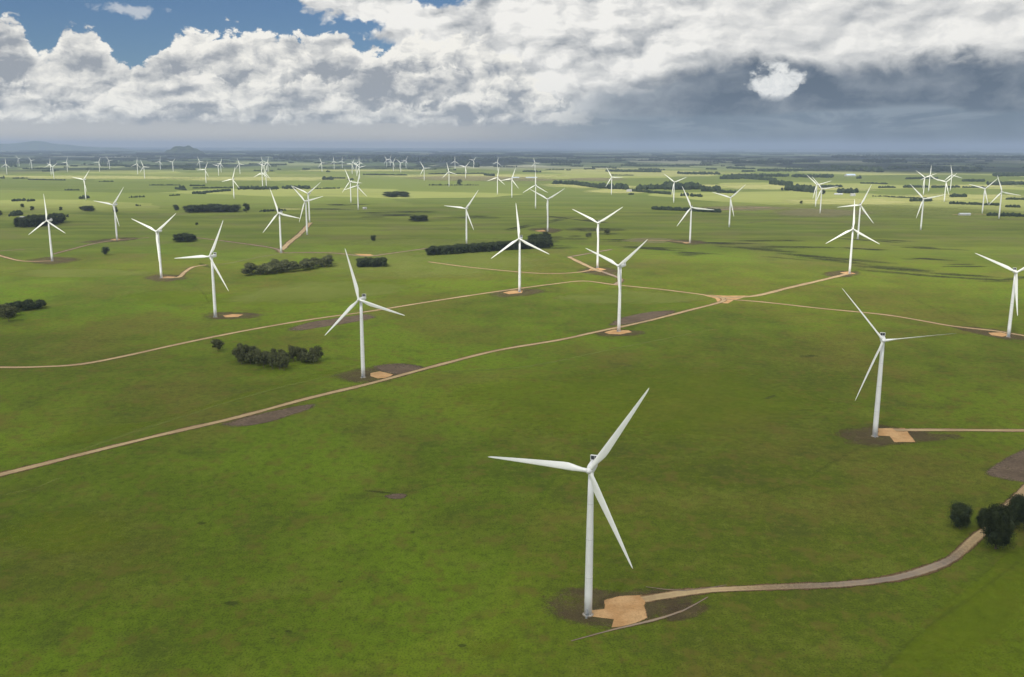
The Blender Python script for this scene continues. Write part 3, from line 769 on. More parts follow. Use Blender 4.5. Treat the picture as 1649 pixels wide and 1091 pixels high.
FAR = [
 ((138.8, 324.9), (135.5, 289.6), (8.7, 14), 'small white turbine above the lone dark bush on the left pasture'),
 ((82.1, 288.6), (81.7, 263.4), (.5, 9), 'far white turbine at left, taller of a close pair'),
 ((86.7, 291.6), (85.7, 268.4), (6, 5), 'far white turbine at left, shorter of a close pair'),
 ((11, 281.5), (10, 265), (0, 10), 'far pale turbine nearest the left edge'),
 ((31, 269.5), (30, 256), (-4, 6), 'faintest pale turbine near the left edge'),
 ((52.8, 278.5), (49.4, 257), (-5, 8), 'far pale turbine between the left edge and the close pair'),
 ((109.3, 279.5), (107, 261.3), (3, 10), 'far pale turbine just right of the close pair at left'),
 ((160.7, 281.5), (159.3, 260.3), (4, 10), 'far white turbine left of its smaller neighbour below the blue mountain'),
 ((176.9, 273.4), (175.5, 259.3), (-4, 7), 'tiny far turbine right of its bigger neighbour at left'),
 ((221.5, 286.6), (221.3, 262.4), (1, 9), 'far white turbine, taller one left of the dark wooded hill'),
 ((232.8, 292.6), (232, 267.4), (-3, 8), 'far white turbine, shorter one left of the dark wooded hill'),
 ((258.6, 273.4), (257.2, 260.3), (2, 9), 'tiny far turbine directly below the left foot of the wooded hill'),
 ((279.8, 280.5), (277.3, 260.3), (-8, 3), 'far white turbine directly below the wooded hill'),
 ((322, 276), (321.7, 260), (-3, 8), 'faint far turbine just right of the wooded hill'),
 ((331.3, 297.7), (331.3, 273.4), (4, 10), 'far white turbine with sloping blades before the first dark tree belt'),
 ((352, 282.5), (351.5, 267.4), (-6, 2), 'far turbine, left one of a small touching pair'),
 ((356, 278), (355.5, 263.4), (2, 7), 'far turbine, right one of a small touching pair'),
 ((386.8, 282.5), (385.5, 264), (-3, 9), 'faint pale turbine left of the tight stack of turbines'),
 ((376.7, 324.9), (375.7, 287.6), (2.5, 10), 'small white turbine in front of the dark tree belt left of the stack'),
 ((423.1, 309.8), (422.1, 276.5), (-8, -5), 'nearest turbine of the tight stack standing before the tree belt'),
 ((428.8, 300.7), (428.2, 278.5), (7, -8), 'second nearest turbine of the tight stack'),
 ((426, 286.6), (425.5, 267.4), (-7, 3), 'middle turbine of the tight stack'),
 ((431.8, 282), (431.2, 260.5), (2, 9), 'farther right turbine of the tight stack'),
 ((422.5, 275), (423.1, 258.5), (-2, 9), 'farthest turbine of the tight stack'),
 ((518.9, 280.5), (517.9, 261.3), (-4, 9), 'far white turbine right of the tight stack, before dark woods'),
 ((538.5, 273.4), (537.5, 260.3), (-1, 8), 'tiny far turbine between two others before dark woods'),
 ((551.6, 270.4), (550.6, 259.3), (1, 7), 'tiniest far turbine just left of the crowded line'),
 ((566.7, 284.5), (567.3, 263.4), (5, 9), 'far turbine at the left top of the crowded line'),
 ((579, 276), (578.4, 260.3), (0, 8), 'farthest turbine at the right top of the crowded line'),
 ((574.4, 288.6), (574.8, 265.4), (-6, 5), 'far turbine in the middle top of the crowded line'),
 ((578.5, 292), (579.4, 269.4), (-5, 6), 'far turbine low in the middle of the crowded line'),
 ((622.8, 271.4), (622.8, 257.3), (-3, 6), 'far turbine, leftmost of the five in a bunch before dark woods'),
 ((628.4, 269), (628.4, 256.3), (2, 6), 'far turbine, second from left of the bunch of five'),
 ((634, 280.5), (632.8, 260.3), (4.6, 8), 'far turbine, middle one of the bunch of five'),
 ((645.6, 282.5), (645, 261.3), (-6.5, 6), 'far turbine with Y shaped blades, fourth of the bunch of five'),
 ((654, 274.5), (653.6, 257.3), (3, 6), 'far turbine, rightmost of the bunch of five'),
 ((683.3, 296.6), (682.9, 269.4), (-7, 12), 'white turbine before the left end of the dry pale field'),
 ((723.6, 303.7), (722.6, 276.5), (-3.5, 15), 'white turbine in front of the dry pale field, left of the round bush'),
 ((732.7, 274.5), (732.7, 260), (0, 8), 'far thin turbine before dark woods, above the pale field'),
 ((749.8, 292.6), (749.4, 267.4), (8, 9), 'white turbine behind the round bush at the pale field'),
 ((763, 272.4), (762.5, 258.5), (4, 5), 'far small turbine just right of the one behind the round bush'),
 ((801.3, 282.5), (800.9, 259.3), (2, 11), 'far turbine directly behind a nearer one at the pale field'),
 ((801.3, 314.8), (800.9, 286.6), (9, -8), 'nearer of two turbines exactly in line at the pale field'),
 ((824, 322.9), (824.5, 287.6), (6, 17), 'white turbine right of the in-line two, foot on green pasture'),
 ((861.8, 286.6), (861.4, 259.3), (-3, 9), 'farther of two white turbines in line behind the V bladed one'),
 ((985.4, 319.8), (984.4, 284.1), (-9, 15.7), 'small white turbine in front of the left part of the big dark wood'),
 ((1085.4, 331), (1085.2, 293), (24.8, 10.5), 'small white turbine in front of the middle of the big dark wood'),
 ((1314.3, 337), (1314.3, 297.7), (-13, 12), 'left of two close white turbines beside the second dark wood'),
 ((1321.4, 347), (1322.4, 304.7), (-16, 19), 'right of two close white turbines beside the second dark wood'),
 ((1487, 317), (1489, 286.2), (-16.7, 13), 'white turbine at right with raised left blade, left of a close pair'),
 ((1495.6, 312.1), (1497.1, 282.4), (.5, 15), 'white turbine at right with upright blade, right of a close pair'),
 ((1530.1, 311.3), (1532.7, 280.9), (-3, 15), 'white turbine at right, taller of two standing left of a dark hedge'),
 ((1520.7, 328.8), (1523, 293.4), (6.5, 6.5), 'white turbine at right, shorter and nearer of two left of a dark hedge'),
]
for b, h, tp, lb, ft in NEAR: turbine(b, h, tp, lb, GN, ft == 1, False, .74 if ft == 2 else PSI)
for b, h, tp, lb in FAR: turbine(b, h, tp, lb, GN, False, True)

# ------------------------------------------------------------------ trees
def leaf_mat(name, a, b, c):
    def f(q, bs):
        g = q.new('ShaderNodeNewGeometry'); oi = q.new('ShaderNodeObjectInfo')
        tcn = q.new('ShaderNodeTexCoord')
        nn = q.noise(tcn.outputs['Object'], 3.0, 4, .6, dims='3D')
        col = q.mix(q.mr(nn, .35, .65), a, b)
        col = q.mix(q.mul(g.outputs['Random Per Island'], .6), col, c)
        k = q.m('MULTIPLY_ADD', oi.outputs['Random'], .5, .75)
        return q.vm('MULTIPLY', col, q.xyz(k, k, k))
    return pmat(name, None, .8, .12, f)
M_PINE = leaf_mat('pine_foliage', (.012, .021, .012, 1), (.028, .040, .017, 1), (.062, .078, .032, 1))
M_GUM = leaf_mat('gum_foliage', (.034, .044, .018, 1), (.074, .084, .034, 1), (.130, .135, .062, 1))
M_BARK = pmat('bark', (.10, .075, .055, 1), .9)

def crown_mesh(name, mat, seed, nleaf, leaf, lobes, shape, low=.12):
    """unit-height crown: leaf clusters over lobes, with gaps; shape 'cone' | 'round' | 'column'"""
    rr = random.Random(seed); t = MB()
    L = []
    for i in range(lobes):
        z = low + (1 - low) * (i + rr.random()) / lobes
        if shape == 'cone': rad = .30 * (1.05 - z) ** .6 + .03
        elif shape == 'block': rad = .34 if z < .9 else .30
        elif shape == 'column': rad = .24 * (1 - abs(z - .5) ** 3 * 3)
        else: rad = .42 * math.sqrt(max(.05, 1 - ((z - .58) / .5) ** 2))
        a = rr.uniform(0, 6.283); d = rad * rr.uniform(.25, .8)
        r_ = rr.uniform(.10, .19) * (1.25 if shape == 'round' else 1.0)
        L.append((d * math.cos(a), d * math.sin(a), min(z, 1 - r_ * .7), r_))
    def ico(c, r, seed2):
        q = random.Random(seed2); rs = []
        for k in range(5):
            ph = math.pi * (k + .5) / 5; rs.append([(c[0] + r * q.uniform(.75, 1.1) * math.sin(ph) * math.cos(6.283 * i / 7), c[1] + r * q.uniform(.75, 1.1) * math.sin(ph) * math.sin(6.283 * i / 7), c[2] + r * .9 * math.cos(ph)) for i in range(7)])
        t.rings(rs[::-1])
    for i, l in enumerate(L): ico(l[:3], l[3] * .62, seed * 97 + i)
    for i in range(nleaf):
        l = L[rr.randrange(lobes)]
        u = rr.uniform(-.75, 1); a = rr.uniform(0, 6.283); q_ = math.sqrt(max(0, 1 - u * u)); rd = l[3] * rr.uniform(.62, 1.30)
        c = Vector((l[0] + rd * q_ * math.cos(a), l[1] + rd * q_ * math.sin(a), l[2] + rd * u))
        nrm = (Vector((q_ * math.cos(a), q_ * math.sin(a), u)) + Vector((rr.uniform(-1, 1), rr.uniform(-1, 1), rr.uniform(-1, 1))) * .8).normalized()
        x = nrm.orthogonal().normalized(); x.rotate(Matrix.Rotation(rr.uniform(0, 6.28), 3, nrm)); y = nrm.cross(x)
        s1 = leaf * rr.uniform(.6, 1.4); s2 = leaf * rr.uniform(.4, .9)
        t.add([c - x * s1, c - y * s2, c + x * s1, c + y * s2 + nrm * leaf * .3], [(0, 1, 2, 3)])
    return t.me(name, [mat])
def trunk_mesh(name, seed, top=.75, r=.022):
    rr = random.Random(seed); t = MB()
    lean = (rr.uniform(-.03, .03), rr.uniform(-.03, .03))
    t.rings([[(lean[0] * z + r * k * math.cos(6.283 * i / 8), lean[1] * z + r * k * math.sin(6.283 * i / 8), z * top) for i in range(8)] for z, k in ((-.03, 1.5), (.05, 1.05), (.3, .85), (.65, .6), (1, .25))])
    for q in range(5):
        a = rr.uniform(0, 6.28); z0 = rr.uniform(.2, .55) * top; ln = rr.uniform(.16, .3)
        d = Vector((math.cos(a), math.sin(a), .8)).normalized(); o = Vector((0, 0, z0))
        sx = d.orthogonal().normalized(); sy = d.cross(sx)
        t.rings([[tuple(o + d * ln * u + sx * rk * math.cos(6.283 * i / 5) + sy * rk * math.sin(6.283 * i / 5)) for i in range(5)] for u, rk in ((0, r * .5), (1, r * .15))])
    return t.me(name, [M_BARK])
TRUNK = [trunk_mesh('trunk', 50 + i) for i in range(3)]
PINE = [crown_mesh('crown', M_PINE, 10 + i, 1100, .035, 20, 'cone', .14) for i in range(4)]
BLOCK = [crown_mesh('crown', M_PINE, 110 + i, 1200, .035, 26, 'block', .08) for i in range(4)]
GUM = [crown_mesh('crown', M_GUM, 30 + i, 1100, .038, 16, 'round', .34) for i in range(5)]
BUSH = [crown_mesh('crown', M_PINE, 60 + i, 1100, .038, 18, 'round', .22) for i in range(3)]
HERO = [crown_mesh('crown', M_PINE, 80 + i, 16000, .017, 46, 'round', .20) for i in range(3)]
rt = random.Random(5)
NT_ = [0]
def tree(g, h, w, crowns, name, label, cat, group=None, trunk=True, k=None):
    """h and w in metres"""
    NT_[0] += 1
    r_ = bpy.data.objects.new(name, None); COL.objects.link(r_)
    r_.location = (g.x, g.y, 0); r_.rotation_euler = (0, 0, rt.uniform(0, 6.28))
    tag(r_, label, cat, group)
    c = obj('crown', crowns[k if k is not None else rt.randrange(len(crowns))], r_); c.scale = (w, w, h)
    if trunk:
        tk = obj('trunk', TRUNK[rt.randrange(3)], r_); tk.scale = (h, h, h)
    return r_
def mpp(g):  # metres per photo pixel at a ground point
    rel = Vector((g.x, g.y, -CAMH)); return rel.dot(CF) / FPX

# dark trees by the road at the right
for (x, y, hp, wp, lb, k) in [
    (1545, 851, 40, 44, 'single dark rounded tree left of the road, smaller than its neighbours', 0),
    (1603, 884, 70, 62, 'big dark spreading tree hiding the bend of the sandy road', 1),
    (1634, 850, 52, 44, 'dark tree right behind the biggest one at the road, by the right edge', 2),
    (1660, 856, 56, 50, 'dark tree cut by the right edge of the picture', 0),
    (1583, 852, 32, 30, 'low dark tree tucked at the left shoulder of the biggest one', 2)]:
    g = G(x, y); s = mpp(g)
    tree(g, hp * s * 1.0, wp * s * .84, HERO, 'broadleaf_tree', lb, 'tree', 'dark trees beside the sandy road', k=k)
# lone trees on the pasture
for (x, y, hp, wp, cr, lb) in [
    (351, 566, 18, 22, GUM, 'lone open crowned tree beside the upper left road'),
    (171, 411, 12, 14, BUSH, 'lone dark round tree on the left pasture between two turbines'),
    (601, 389, 9, 10, BUSH, 'lone dark bush above the small square grove'),
    (397, 343, 14, 12, BUSH, 'lone tall dark tree right of the long tree belt at left'),
    (35, 412, 1, 1, None, ''),
    (14, 518, 22, 24, GUM, 'grey green open tree below the clump at the left edge'),
    (48, 505, 0, 0, None, ''),
    (186, 344, 10, 10, BUSH, 'dark tree just behind the turbine on the brown soil streak'),
    (284, 340, 9, 10, BUSH, 'dark tree left of the long tree belt at left'),
    (889, 397, 5, 6, BUSH, 'small dark bush at the right end of the windbreak'),
    (740, 298, 8, 9, BUSH, 'round dark bush before the pale field near two turbines'),
    (977, 378, 8, 12, GUM, 'olive bush by the creek right of the turbine with hooked road'),
    (948, 384, 8, 12, GUM, 'olive bush by the creek left of the turbine with hooked road'),
    (1290, 329, 5, 6, BUSH, 'small round bush on pale pasture left of the two close turbines'),
    (1260, 308, 5, 6, BUSH, 'small round bush left of the second dark wood'),
    (1326, 314, 7, 7, BUSH, 'dark bush right behind the two close turbines at the wood'),
    (52, 340, 7, 8, BUSH, 'small dark bush above the grove at the far left'),
    (98, 340, 6, 6, BUSH, 'small dark bush up and right of the far left grove'),
    (37, 335, 6, 8, BUSH, 'upper of the small dark bushes at the far left'),
    (109, 351, 5, 5, BUSH, 'tiny dark bush just right of the far left grove'),
    (0, 348, 8, 9, BUSH, 'dark bush cut by the left edge of the picture'),
    (317, 363, 4, 6, BUSH, 'tiny bush below the long tree belt at left')]:
    if cr is None: continue
    g = G(x, y); s = mpp(g)
    tree(g, hp * s * 1.05, wp * s * 1.15, cr, 'pasture_tree', lb, 'tree')

def grove(poly, n_, hp, wk, cr, name, label, group, hv=(.82, 1.12)):
    """fill a pixel polygon (tree feet on the ground) with n_ single trees, hp pixels high"""
    P_ = [G(*p) for p in poly]
    def inside(q):
        c = False
        for i in range(len(P_)):
            a, b = P_[i], P_[i - 1]
            if (a.y > q.y) != (b.y > q.y) and q.x < (b.x - a.x) * (q.y - a.y) / (b.y - a.y) + a.x: c = not c
        return c
    x0, x1 = min(p.x for p in P_), max(p.x for p in P_); y0, y1 = min(p.y for p in P_), max(p.y for p in P_)
    pts = []; best = None
    for k in range(n_):
        cand = None; bd = -1
        tries = 0
        while tries < 400:
            q = Vector((rt.uniform(x0, x1), rt.uniform(y0, y1)))
            if not inside(q): tries += .05; continue
            d = min([(q - p).length for p in pts], default=1e9)
            if d > bd: bd = d; cand = q
            tries += 25
        if cand is None: cand = P_[0]
        pts.append(cand)
    area = abs(sum(P_[i - 1].x * P_[i].y - P_[i].x * P_[i - 1].y for i in range(len(P_)))) / 2
    wd = math.sqrt(area / n_) * wk
    for q in pts:
        h = hp * mpp(q) * rt.uniform(*hv)
        tree(q, h, wd * rt.uniform(.85, 1.2) * 1.2, cr, name, label, 'tree', group)
grove([(378, 581), (395, 575), (430, 584), (470, 592), (462, 599), (430, 594), (390, 588)], 22, 21, 1.15, GUM, 'gum_tree', 'olive green tree in the front row of the clump below the upper left road', 'front row of the olive tree clump', (.62, 1.2))
grove([(436, 580), (470, 577), (512, 580), (516, 586), (480, 587), (440, 585)], 16, 20, 1.2, GUM, 'gum_tree', 'olive green tree in the back row of the clump below the upper left road', 'back row of the olive tree clump', (.62, 1.2))
grove([(393, 440), (460, 433), (530, 426), (532, 431), (465, 440), (396, 445)], 34, 14.5, 1.15, GUM, 'gum_tree', 'dark olive tree in the planted double row behind the upper left road', 'planted olive double row', (.7, 1.2))
grove([(579, 428), (620, 427), (622, 430.5), (579, 431)], 18, 13, 1.7, BLOCK, 'pine_tree', 'dark pine in the small square grove between the olive row and the windbreak', 'small square pine grove', (.92, 1.05))
grove([(690, 409.5), (780, 403), (881, 396.5), (882, 399), (790, 405.5), (691, 412)], 96, 12.2, 2.0, BLOCK, 'pine_tree', 'dark pine in the long dense windbreak behind the turbine with the upright blade', 'long dense pine windbreak', (.96, 1.05))
grove([(850, 392), (880, 388), (884, 396), (858, 398)], 12, 13.5, 1.25, BLOCK, 'pine_tree', 'dark pine in the thick right end of the long windbreak', 'thick end of the windbreak', (.92, 1.05))
grove([(12, 500), (40, 497), (68, 494), (66, 498), (40, 501), (14, 504)], 12, 13, 1.5, BUSH, 'dark_tree', 'dark tree in the low clump at the left edge', 'low dark clump at the left edge')
grove([(-10, 506), (12, 504), (24, 510), (4, 515)], 5, 14, 1.3, GUM, 'gum_tree', 'grey green tree in the clump touching the left edge', 'grey green clump touching the left edge')
grove([(29, 364), (60, 361), (100, 357), (101, 360), (62, 366), (31, 367)], 30, 14, 1.7, BLOCK, 'pine_tree', 'dark pine in the long grove behind the leftmost big turbine', 'dark grove behind the leftmost big turbine')
grove([(281, 389), (300, 387), (312, 388), (308, 391), (284, 391)], 9, 11, 1.6, BUSH, 'dark_tree', 'dark tree in the small clump at the end of the faded brown track', 'small clump at the faded track')
grove([(302, 340), (345, 339), (380, 340), (380, 342), (302, 343)], 24, 9.5, 1.8, BUSH, 'dark_tree', 'dark tree in the long belt between the left turbines', 'long dark belt between the left turbines')
grove([(661, 355), (684, 354), (685, 357), (662, 357)], 7, 8, 1.4, BUSH, 'dark_tree', 'dark tree in the tiny clump above the square grove', 'tiny dark clump above the square grove')
grove([(624, 316), (657, 316), (657, 318), (625, 318)], 9, 7, 1.5, BUSH, 'dark_tree', 'dark tree in the small belt alone on mid pasture', 'small belt alone on mid pasture')
grove([(133, 339), (148, 339), (148, 341), (133, 341)], 5, 8, 1.4, BUSH, 'dark_tree', 'dark tree in the tiny clump below the small far-left turbine', 'tiny clump below a small turbine')

# far woods that read as masses
LOWG = [[], []]
def far_clumps(name, runs, mat, kinds='row'):
    """runs: (x0, y0, x1, y1, height px, spacing factor, depth px)"""
    t = MB(); rr = random.Random(len(runs) * 3 + len(name))
    for (x0, y0, x1, y1, hp, sp, dp) in runs:
        a, b = G(x0, y0), G(x1, y1)
        s = mpp((a + b) / 2); L = (b - a).length; h = hp * s
        n_ = max(3, int(L / (h * .42 * sp)))
        n_ = min(n_, 420)
        rows = 1 if dp == 0 else 2
        for k in range(n_):
            for w_ in range(rows):
                u = (k + rr.random()) / n_
                x = x0 + (x1 - x0) * u; y = y0 + (y1 - y0) * u + (-dp * rr.random() if dp else 0)
                g = G(x, y); hh = h * rr.uniform(.55, 1.15); rw = hh * rr.uniform(.38, .6)
                rs = []
                for zz, kk in ((0, .75), (.25, 1.0), (.55, .95), (.8, .6), (.97, .18)):
                    rs.append([(g.x + rw * kk * rr.uniform(.7, 1.25) * math.cos(6.283 * i / 6), g.y + rw * kk * rr.uniform(.7, 1.25) * math.sin(6.283 * i / 6), hh * zz + (rr.uniform(-.06, .06) * hh if zz else 0)) for i in range(6)])
                t.rings(rs)
    return tag(obj(name, t.me(name, [mat])), kind='stuff')
M_FARW = pmat('far_wood_foliage', None, .9, .05, lambda q, bs: q.mix(q.new('ShaderNodeNewGeometry').outputs['Random Per Island'], (.016, .026, .016, 1), (.038, .052, .026, 1)))
o = far_clumps('tree_belt', [
    (383, 306, 448, 306, 5, 1, 1.5), (455, 305, 498, 305, 5.5, 1, 1.5), (500, 305, 548, 304, 2.5, 1.6, 0), (310, 304, 375, 303, 2.5, 1.2, 0),
    (310, 313, 372, 308, 3.5, 1.3, 1), (290, 305, 296, 305, 6, 1, 0), (283, 305, 300, 307, 3.5, 1, 0), (305, 300, 330, 300, 2.5, 1, 0),
    (20, 325, 42, 324, 4, 1.2, 1), (44, 325, 56, 324, 4, 1.2, 0), (128, 321, 143, 320, 5, 1, 1), (207, 319, 232, 318, 3.5, 1.6, 0), (45, 290, 105, 291, 2.2, 1.2, 0),
    (105, 307, 128, 307, 2.5, 1.2, 0), (240, 299, 290, 299, 2, 1.3, 0), (273, 316, 290, 315, 2.5, 1.5, 0), (318, 313, 332, 313, 3, 1.4, 0), (15, 349, 36, 348, 8, 1.4, 2), (0, 288, 8, 288, 5, 1, 0), (20, 288, 44, 288, 2.5, 1.5, 0), (160, 293, 182, 293, 2, 1.5, 0), (218, 332, 226, 332, 3, 1.5, 0),
    (418, 342, 460, 340, 4, 2.2, 1)], M_FARW)
tag(o, 'scattered dark tree belts and bushes across the left mid distance', 'trees')
o = far_clumps('dark_wood', [
    (890, 297, 925, 298, 5.5, .9, 2), (925, 298, 965, 304, 5.5, .8, 2), (965, 304, 1010, 306, 7.5, .8, 3), (1010, 308, 1080, 314, 4, 1, 1), (1025, 306, 1070, 305, 7, .8, 2),
    (1070, 306, 1128, 306, 11, .7, 3), (1130, 309, 1160, 309, 9, .8, 2), (1155, 311, 1185, 312, 5, .8, 1), (1095, 316, 1130, 318, 5, 2.4, 1),
    (1051, 338, 1160, 343, 5.5, .6, 1), (1012, 314, 1020, 314, 3, 1, 0)], M_FARW)
tag(o, 'big dark wood with ragged ends beyond the centre right pasture and the long low hedge before it', 'woods')
o = far_clumps('dark_wood', [
    (975, 277, 1065, 278, 3.5, .9, 1), (985, 283, 1020, 283, 1.8, 1, 0), (1090, 281, 1160, 282, 4, .9, 1.5), (1165, 286, 1250, 292, 4, .8, 1.5), (1160, 289, 1190, 289, 4, .8, 1), (1240, 297, 1275, 301, 6, .7, 3), (1265, 307, 1312, 311, 9, .6, 4),
    (1275, 286, 1340, 287, 5, .8, 2), (1178, 286, 1270, 285, 4.5, .8, 2), (1320, 303, 1356, 302, 4, 1, 1), (1350, 312, 1380, 312, 7, .8, 2), (1385, 296, 1430, 297, 2.8, .8, 0), (1405, 317, 1430, 317, 2.5, 2, 0), (1430, 318, 1500, 321, 2.5, 1, 0), (1465, 325, 1500, 325, 5, .7, 1.5),
    (1415, 303, 1442, 303, 3.5, 1, 0), (1455, 303, 1495, 303, 4, .8, 1), (1500, 303, 1545, 303, 3.5, .9, 1), (1458, 289, 1510, 288, 3, .9, 0), (1550, 303, 1590, 303, 3, .9, 0), (1530, 318, 1556, 318, 5, .7, 1.5), (1530, 329, 1610, 332, 4, .8, 1), (1620, 322, 1670, 323, 3.5, .8, 1), (1620, 334, 1642, 335, 4, .9, 1), (1590, 348, 1700, 352, 5, .9, 2), (1550, 293, 1585, 293, 4, .8, 1), (1590, 299, 1660, 298, 5, .8, 2), (1380, 288, 1385, 288, 5, 1, 0)], M_FARW)
tag(o, 'dark woods, hedges and bushes at the right before the shaded plain', 'woods')
rb = random.Random(77)
RUNS = []
for k in range(640):
    yy = 241.5 + 36 * rb.random() ** 1.5; xx = rb.uniform(-60, 1660) if k < 460 else rb.uniform(-60, 900)
    if yy > 262 and xx < 900 and rb.random() < .55: continue
    ln_ = rb.uniform(6, 46) * (1.4 if yy < 252 else .8)
    RUNS.append((xx, yy, xx + ln_, yy + rb.uniform(-.4, .4), rb.uniform(1.0, 1.9) + (yy - 241) * .035, rb.uniform(.9, 2.4), rb.choice((0, 0, .6))))
o = far_clumps('far_wood', RUNS + [
    (440, 257, 560, 257, 4, .7, 3), (560, 257, 640, 255, 4, .6, 3), (600, 261, 760, 262, 7, .5, 6), (640, 254, 800, 254, 3, .7, 2), (740, 266, 770, 270, 6, .6, 3), (760, 260, 870, 261, 4, .7, 2), (870, 263, 935, 264, 4, .7, 2), (850, 253, 920, 254, 2.5, .8, 1),
    (930, 256, 1060, 255, 2.5, .8, 1), (1000, 268, 1110, 269, 3, .8, 1), (1060, 258, 1190, 260, 3, .8, 2), (1170, 272, 1200, 273, 3, .8, 1), (1220, 276, 1350, 276, 3.5, .7, 1.5), (1340, 274, 1420, 278, 7, .6, 3), (1430, 273, 1500, 271, 4, .8, 2), (1390, 262, 1460, 263, 5, .8, 2), (1500, 276, 1580, 277, 6, .6, 3), (1600, 285, 1660, 284, 5, .7, 2),
    (1180, 264, 1320, 262, 4, .7, 2), (1340, 255, 1649, 256, 4, .7, 3), (0, 262, 90, 263, 2.5, .9, 1), (90, 258, 220, 257, 2, 1, 1), (220, 250, 330, 252, 3, .8, 2), (300, 254, 440, 252, 2.4, .8, 1), (160, 268, 300, 269, 2.6, .9, 1), (50, 247, 200, 246, 2, .8, 1), (330, 247, 600, 246, 2.2, .8, 2), (690, 281, 780, 280, 2, 1, 0), (590, 282, 655, 283, 2.5, 1, 0), (520, 290, 535, 290, 5, 1, 1), (535, 288, 556, 288, 2.5, 1, 0), (690, 299, 770, 299, 2.5, 2, 0), (780, 283, 795, 284, 4, 1, 0), (560, 290, 570, 290, 3, 1, 0), (585, 282, 610, 282, 2, 1, 0), (600, 244, 1100, 245, 2, .7, 2), (1100, 248, 1649, 249, 2, .7, 2), (300, 267, 330, 268, 3, 1, 0)], M_FARW)
tag(o, 'distant woods in long dark lines below the horizon', 'woods')

# ------------------------------------------------------------------ farm sheds (tiny in the photo)
M_WALL = pmat('shed_wall', (.42, .42, .41, 1), .7); M_ROOF = pmat('shed_roof', (.45, .48, .52, 1), .45, .4)
M_ROOFB = pmat('blue_grey_roof', (.42, .52, .64, 1), .45, .4)
def shed(px, py, w, dpt, h, roof, label, rot=0.0):
    g = G(px, py)
    r_ = bpy.data.objects.new('farm_shed', None); COL.objects.link(r_); r_.location = (g.x, g.y, 0); r_.rotation_euler = (0, 0, rot)
    tag(r_, label, 'shed', 'farm sheds in the distance')
    t = MB(); t.box((0, 0, h / 2), (w, dpt, h)); 
    t.add([(-w / 2, -dpt / 2, h), (-w / 2, dpt / 2, h), (-w / 2, 0, h + dpt * .2)], [(0, 1, 2)]); t.add([(w / 2, -dpt / 2, h), (w / 2, dpt / 2, h), (w / 2, 0, h + dpt * .2)], [(0, 1, 2)])
    obj('wall', t.me('wall', [M_WALL]), r_)
    t = MB(); e = .8; zr = h + dpt * .2 + .1
    for s_ in (-1, 1):
        t.add([(-w / 2 - e, s_ * (dpt / 2 + e), h - .1), (w / 2 + e, s_ * (dpt / 2 + e), h - .1), (w / 2 + e, 0, zr), (-w / 2 - e, 0, zr),
               (-w / 2 - e, s_ * (dpt / 2 + e), h + .15), (w / 2 + e, s_ * (dpt / 2 + e), h + .15), (w / 2 + e, 0, zr + .25), (-w / 2 - e, 0, zr + .25)],
              [(0, 1, 2, 3), (4, 5, 6, 7), (0, 1, 5, 4), (1, 2, 6, 5), (0, 3, 7, 4), (2, 3, 7, 6)])
    obj('roof', t.me('roof', [roof]), r_)
    t = MB(); t.box((w * .2, -dpt / 2 - .06, h * .4), (w * .2, .12, h * .8)); obj('door', t.me('door', [M_DOOR]), r_)
shed(37, 352.5, 16, 12, 5, M_WALL, 'small white shed among bushes above the far left grove', .3)
shed(587.5, 337, 14, 11, 5, M_WALL, 'small white shed just right of the crowded line of turbines')
shed(1369, 284, 80, 50, 9, M_ROOFB, 'large pale blue roofed shed far off on the shaded plain', .1)
shed(1013, 309, 26, 16, 8, M_WALL, 'white farmhouse at the front of the big dark wood', .2)
shed(1373, 316, 22, 16, 9, M_WALL, 'white shed at the right end of the second dark wood')
shed(1553, 347, 40, 14, 5, M_ROOF, 'long low white shed at right in front of the tan turbine pad', .05)
shed(1350, 314, 42, 16, 4, M_ROOF, 'long white shed left of the white shed at the second wood')
for i, (x, w) in enumerate(((830, 60), (856, 90))):
    shed(x, 287, w, 18, 4, M_ROOFB, ['short', 'long'][i] + ' pale shed on the dry field behind the turbine with its foot on green pasture')

# ------------------------------------------------------------------ hills
def hill(px0, px1, ytop, D, seed, prof, name, col):
    rr = random.Random(seed)
    dA = ray(px0, 238); dB = ray(px1, 241)
    a0, a1 = math.atan2(dA.x, dA.y), math.atan2(dB.x, dB.y)
    ht = math.tan(math.asin(ray((px0 + px1) / 2, ytop).z)) * D + CAMH
    N, M = 60, 14; v = []; f = []
    for j in range(M + 1):
        w = j / M; dist = D * (1 - .06 + .12 * w)
        for i in range(N + 1):
            u = i / N; a = a0 + (a1 - a0) * u
            p = 0
            for k in range(len(prof) - 1):
                if prof[k][0] <= u <= prof[k + 1][0]:
                    q = (u - prof[k][0]) / (prof[k + 1][0] - prof[k][0]); q = q * q * (3 - 2 * q)
                    p = prof[k][1] * (1 - q) + prof[k + 1][1] * q
            z = ht * p * math.sin(math.pi * w) ** .8 * (1 + .05 * math.sin(u * 37 + seed) * math.sin(w * 9) + rr.uniform(-.012, .012)) - 3
            v.append((dist * math.sin(a), dist * math.cos(a), z))
    for j in range(M):
        for i in range(N):
            k = j * (N + 1) + i; f.append((k, k + 1, k + N + 2, k + N + 1))
    m_ = pmat(name, None, .95, .05, lambda q, bs: q.mix(q.mr(q.noise(gpos(q), .004, 5, .6, dims='3D'), .35, .6), col, (.10, .13, .05, 1)))
    return tag(obj(name, mesh(name, v, f, m_, True)), kind='structure')
hill(-160, 230, 227.5, 60000, 3, [(0, 0), (.15, .35), (.40, .70), (.53, 1.0), (.64, .72), (.74, .45), (.87, .35), (1, 0)], 'mountain', (.06, .08, .08, 1))
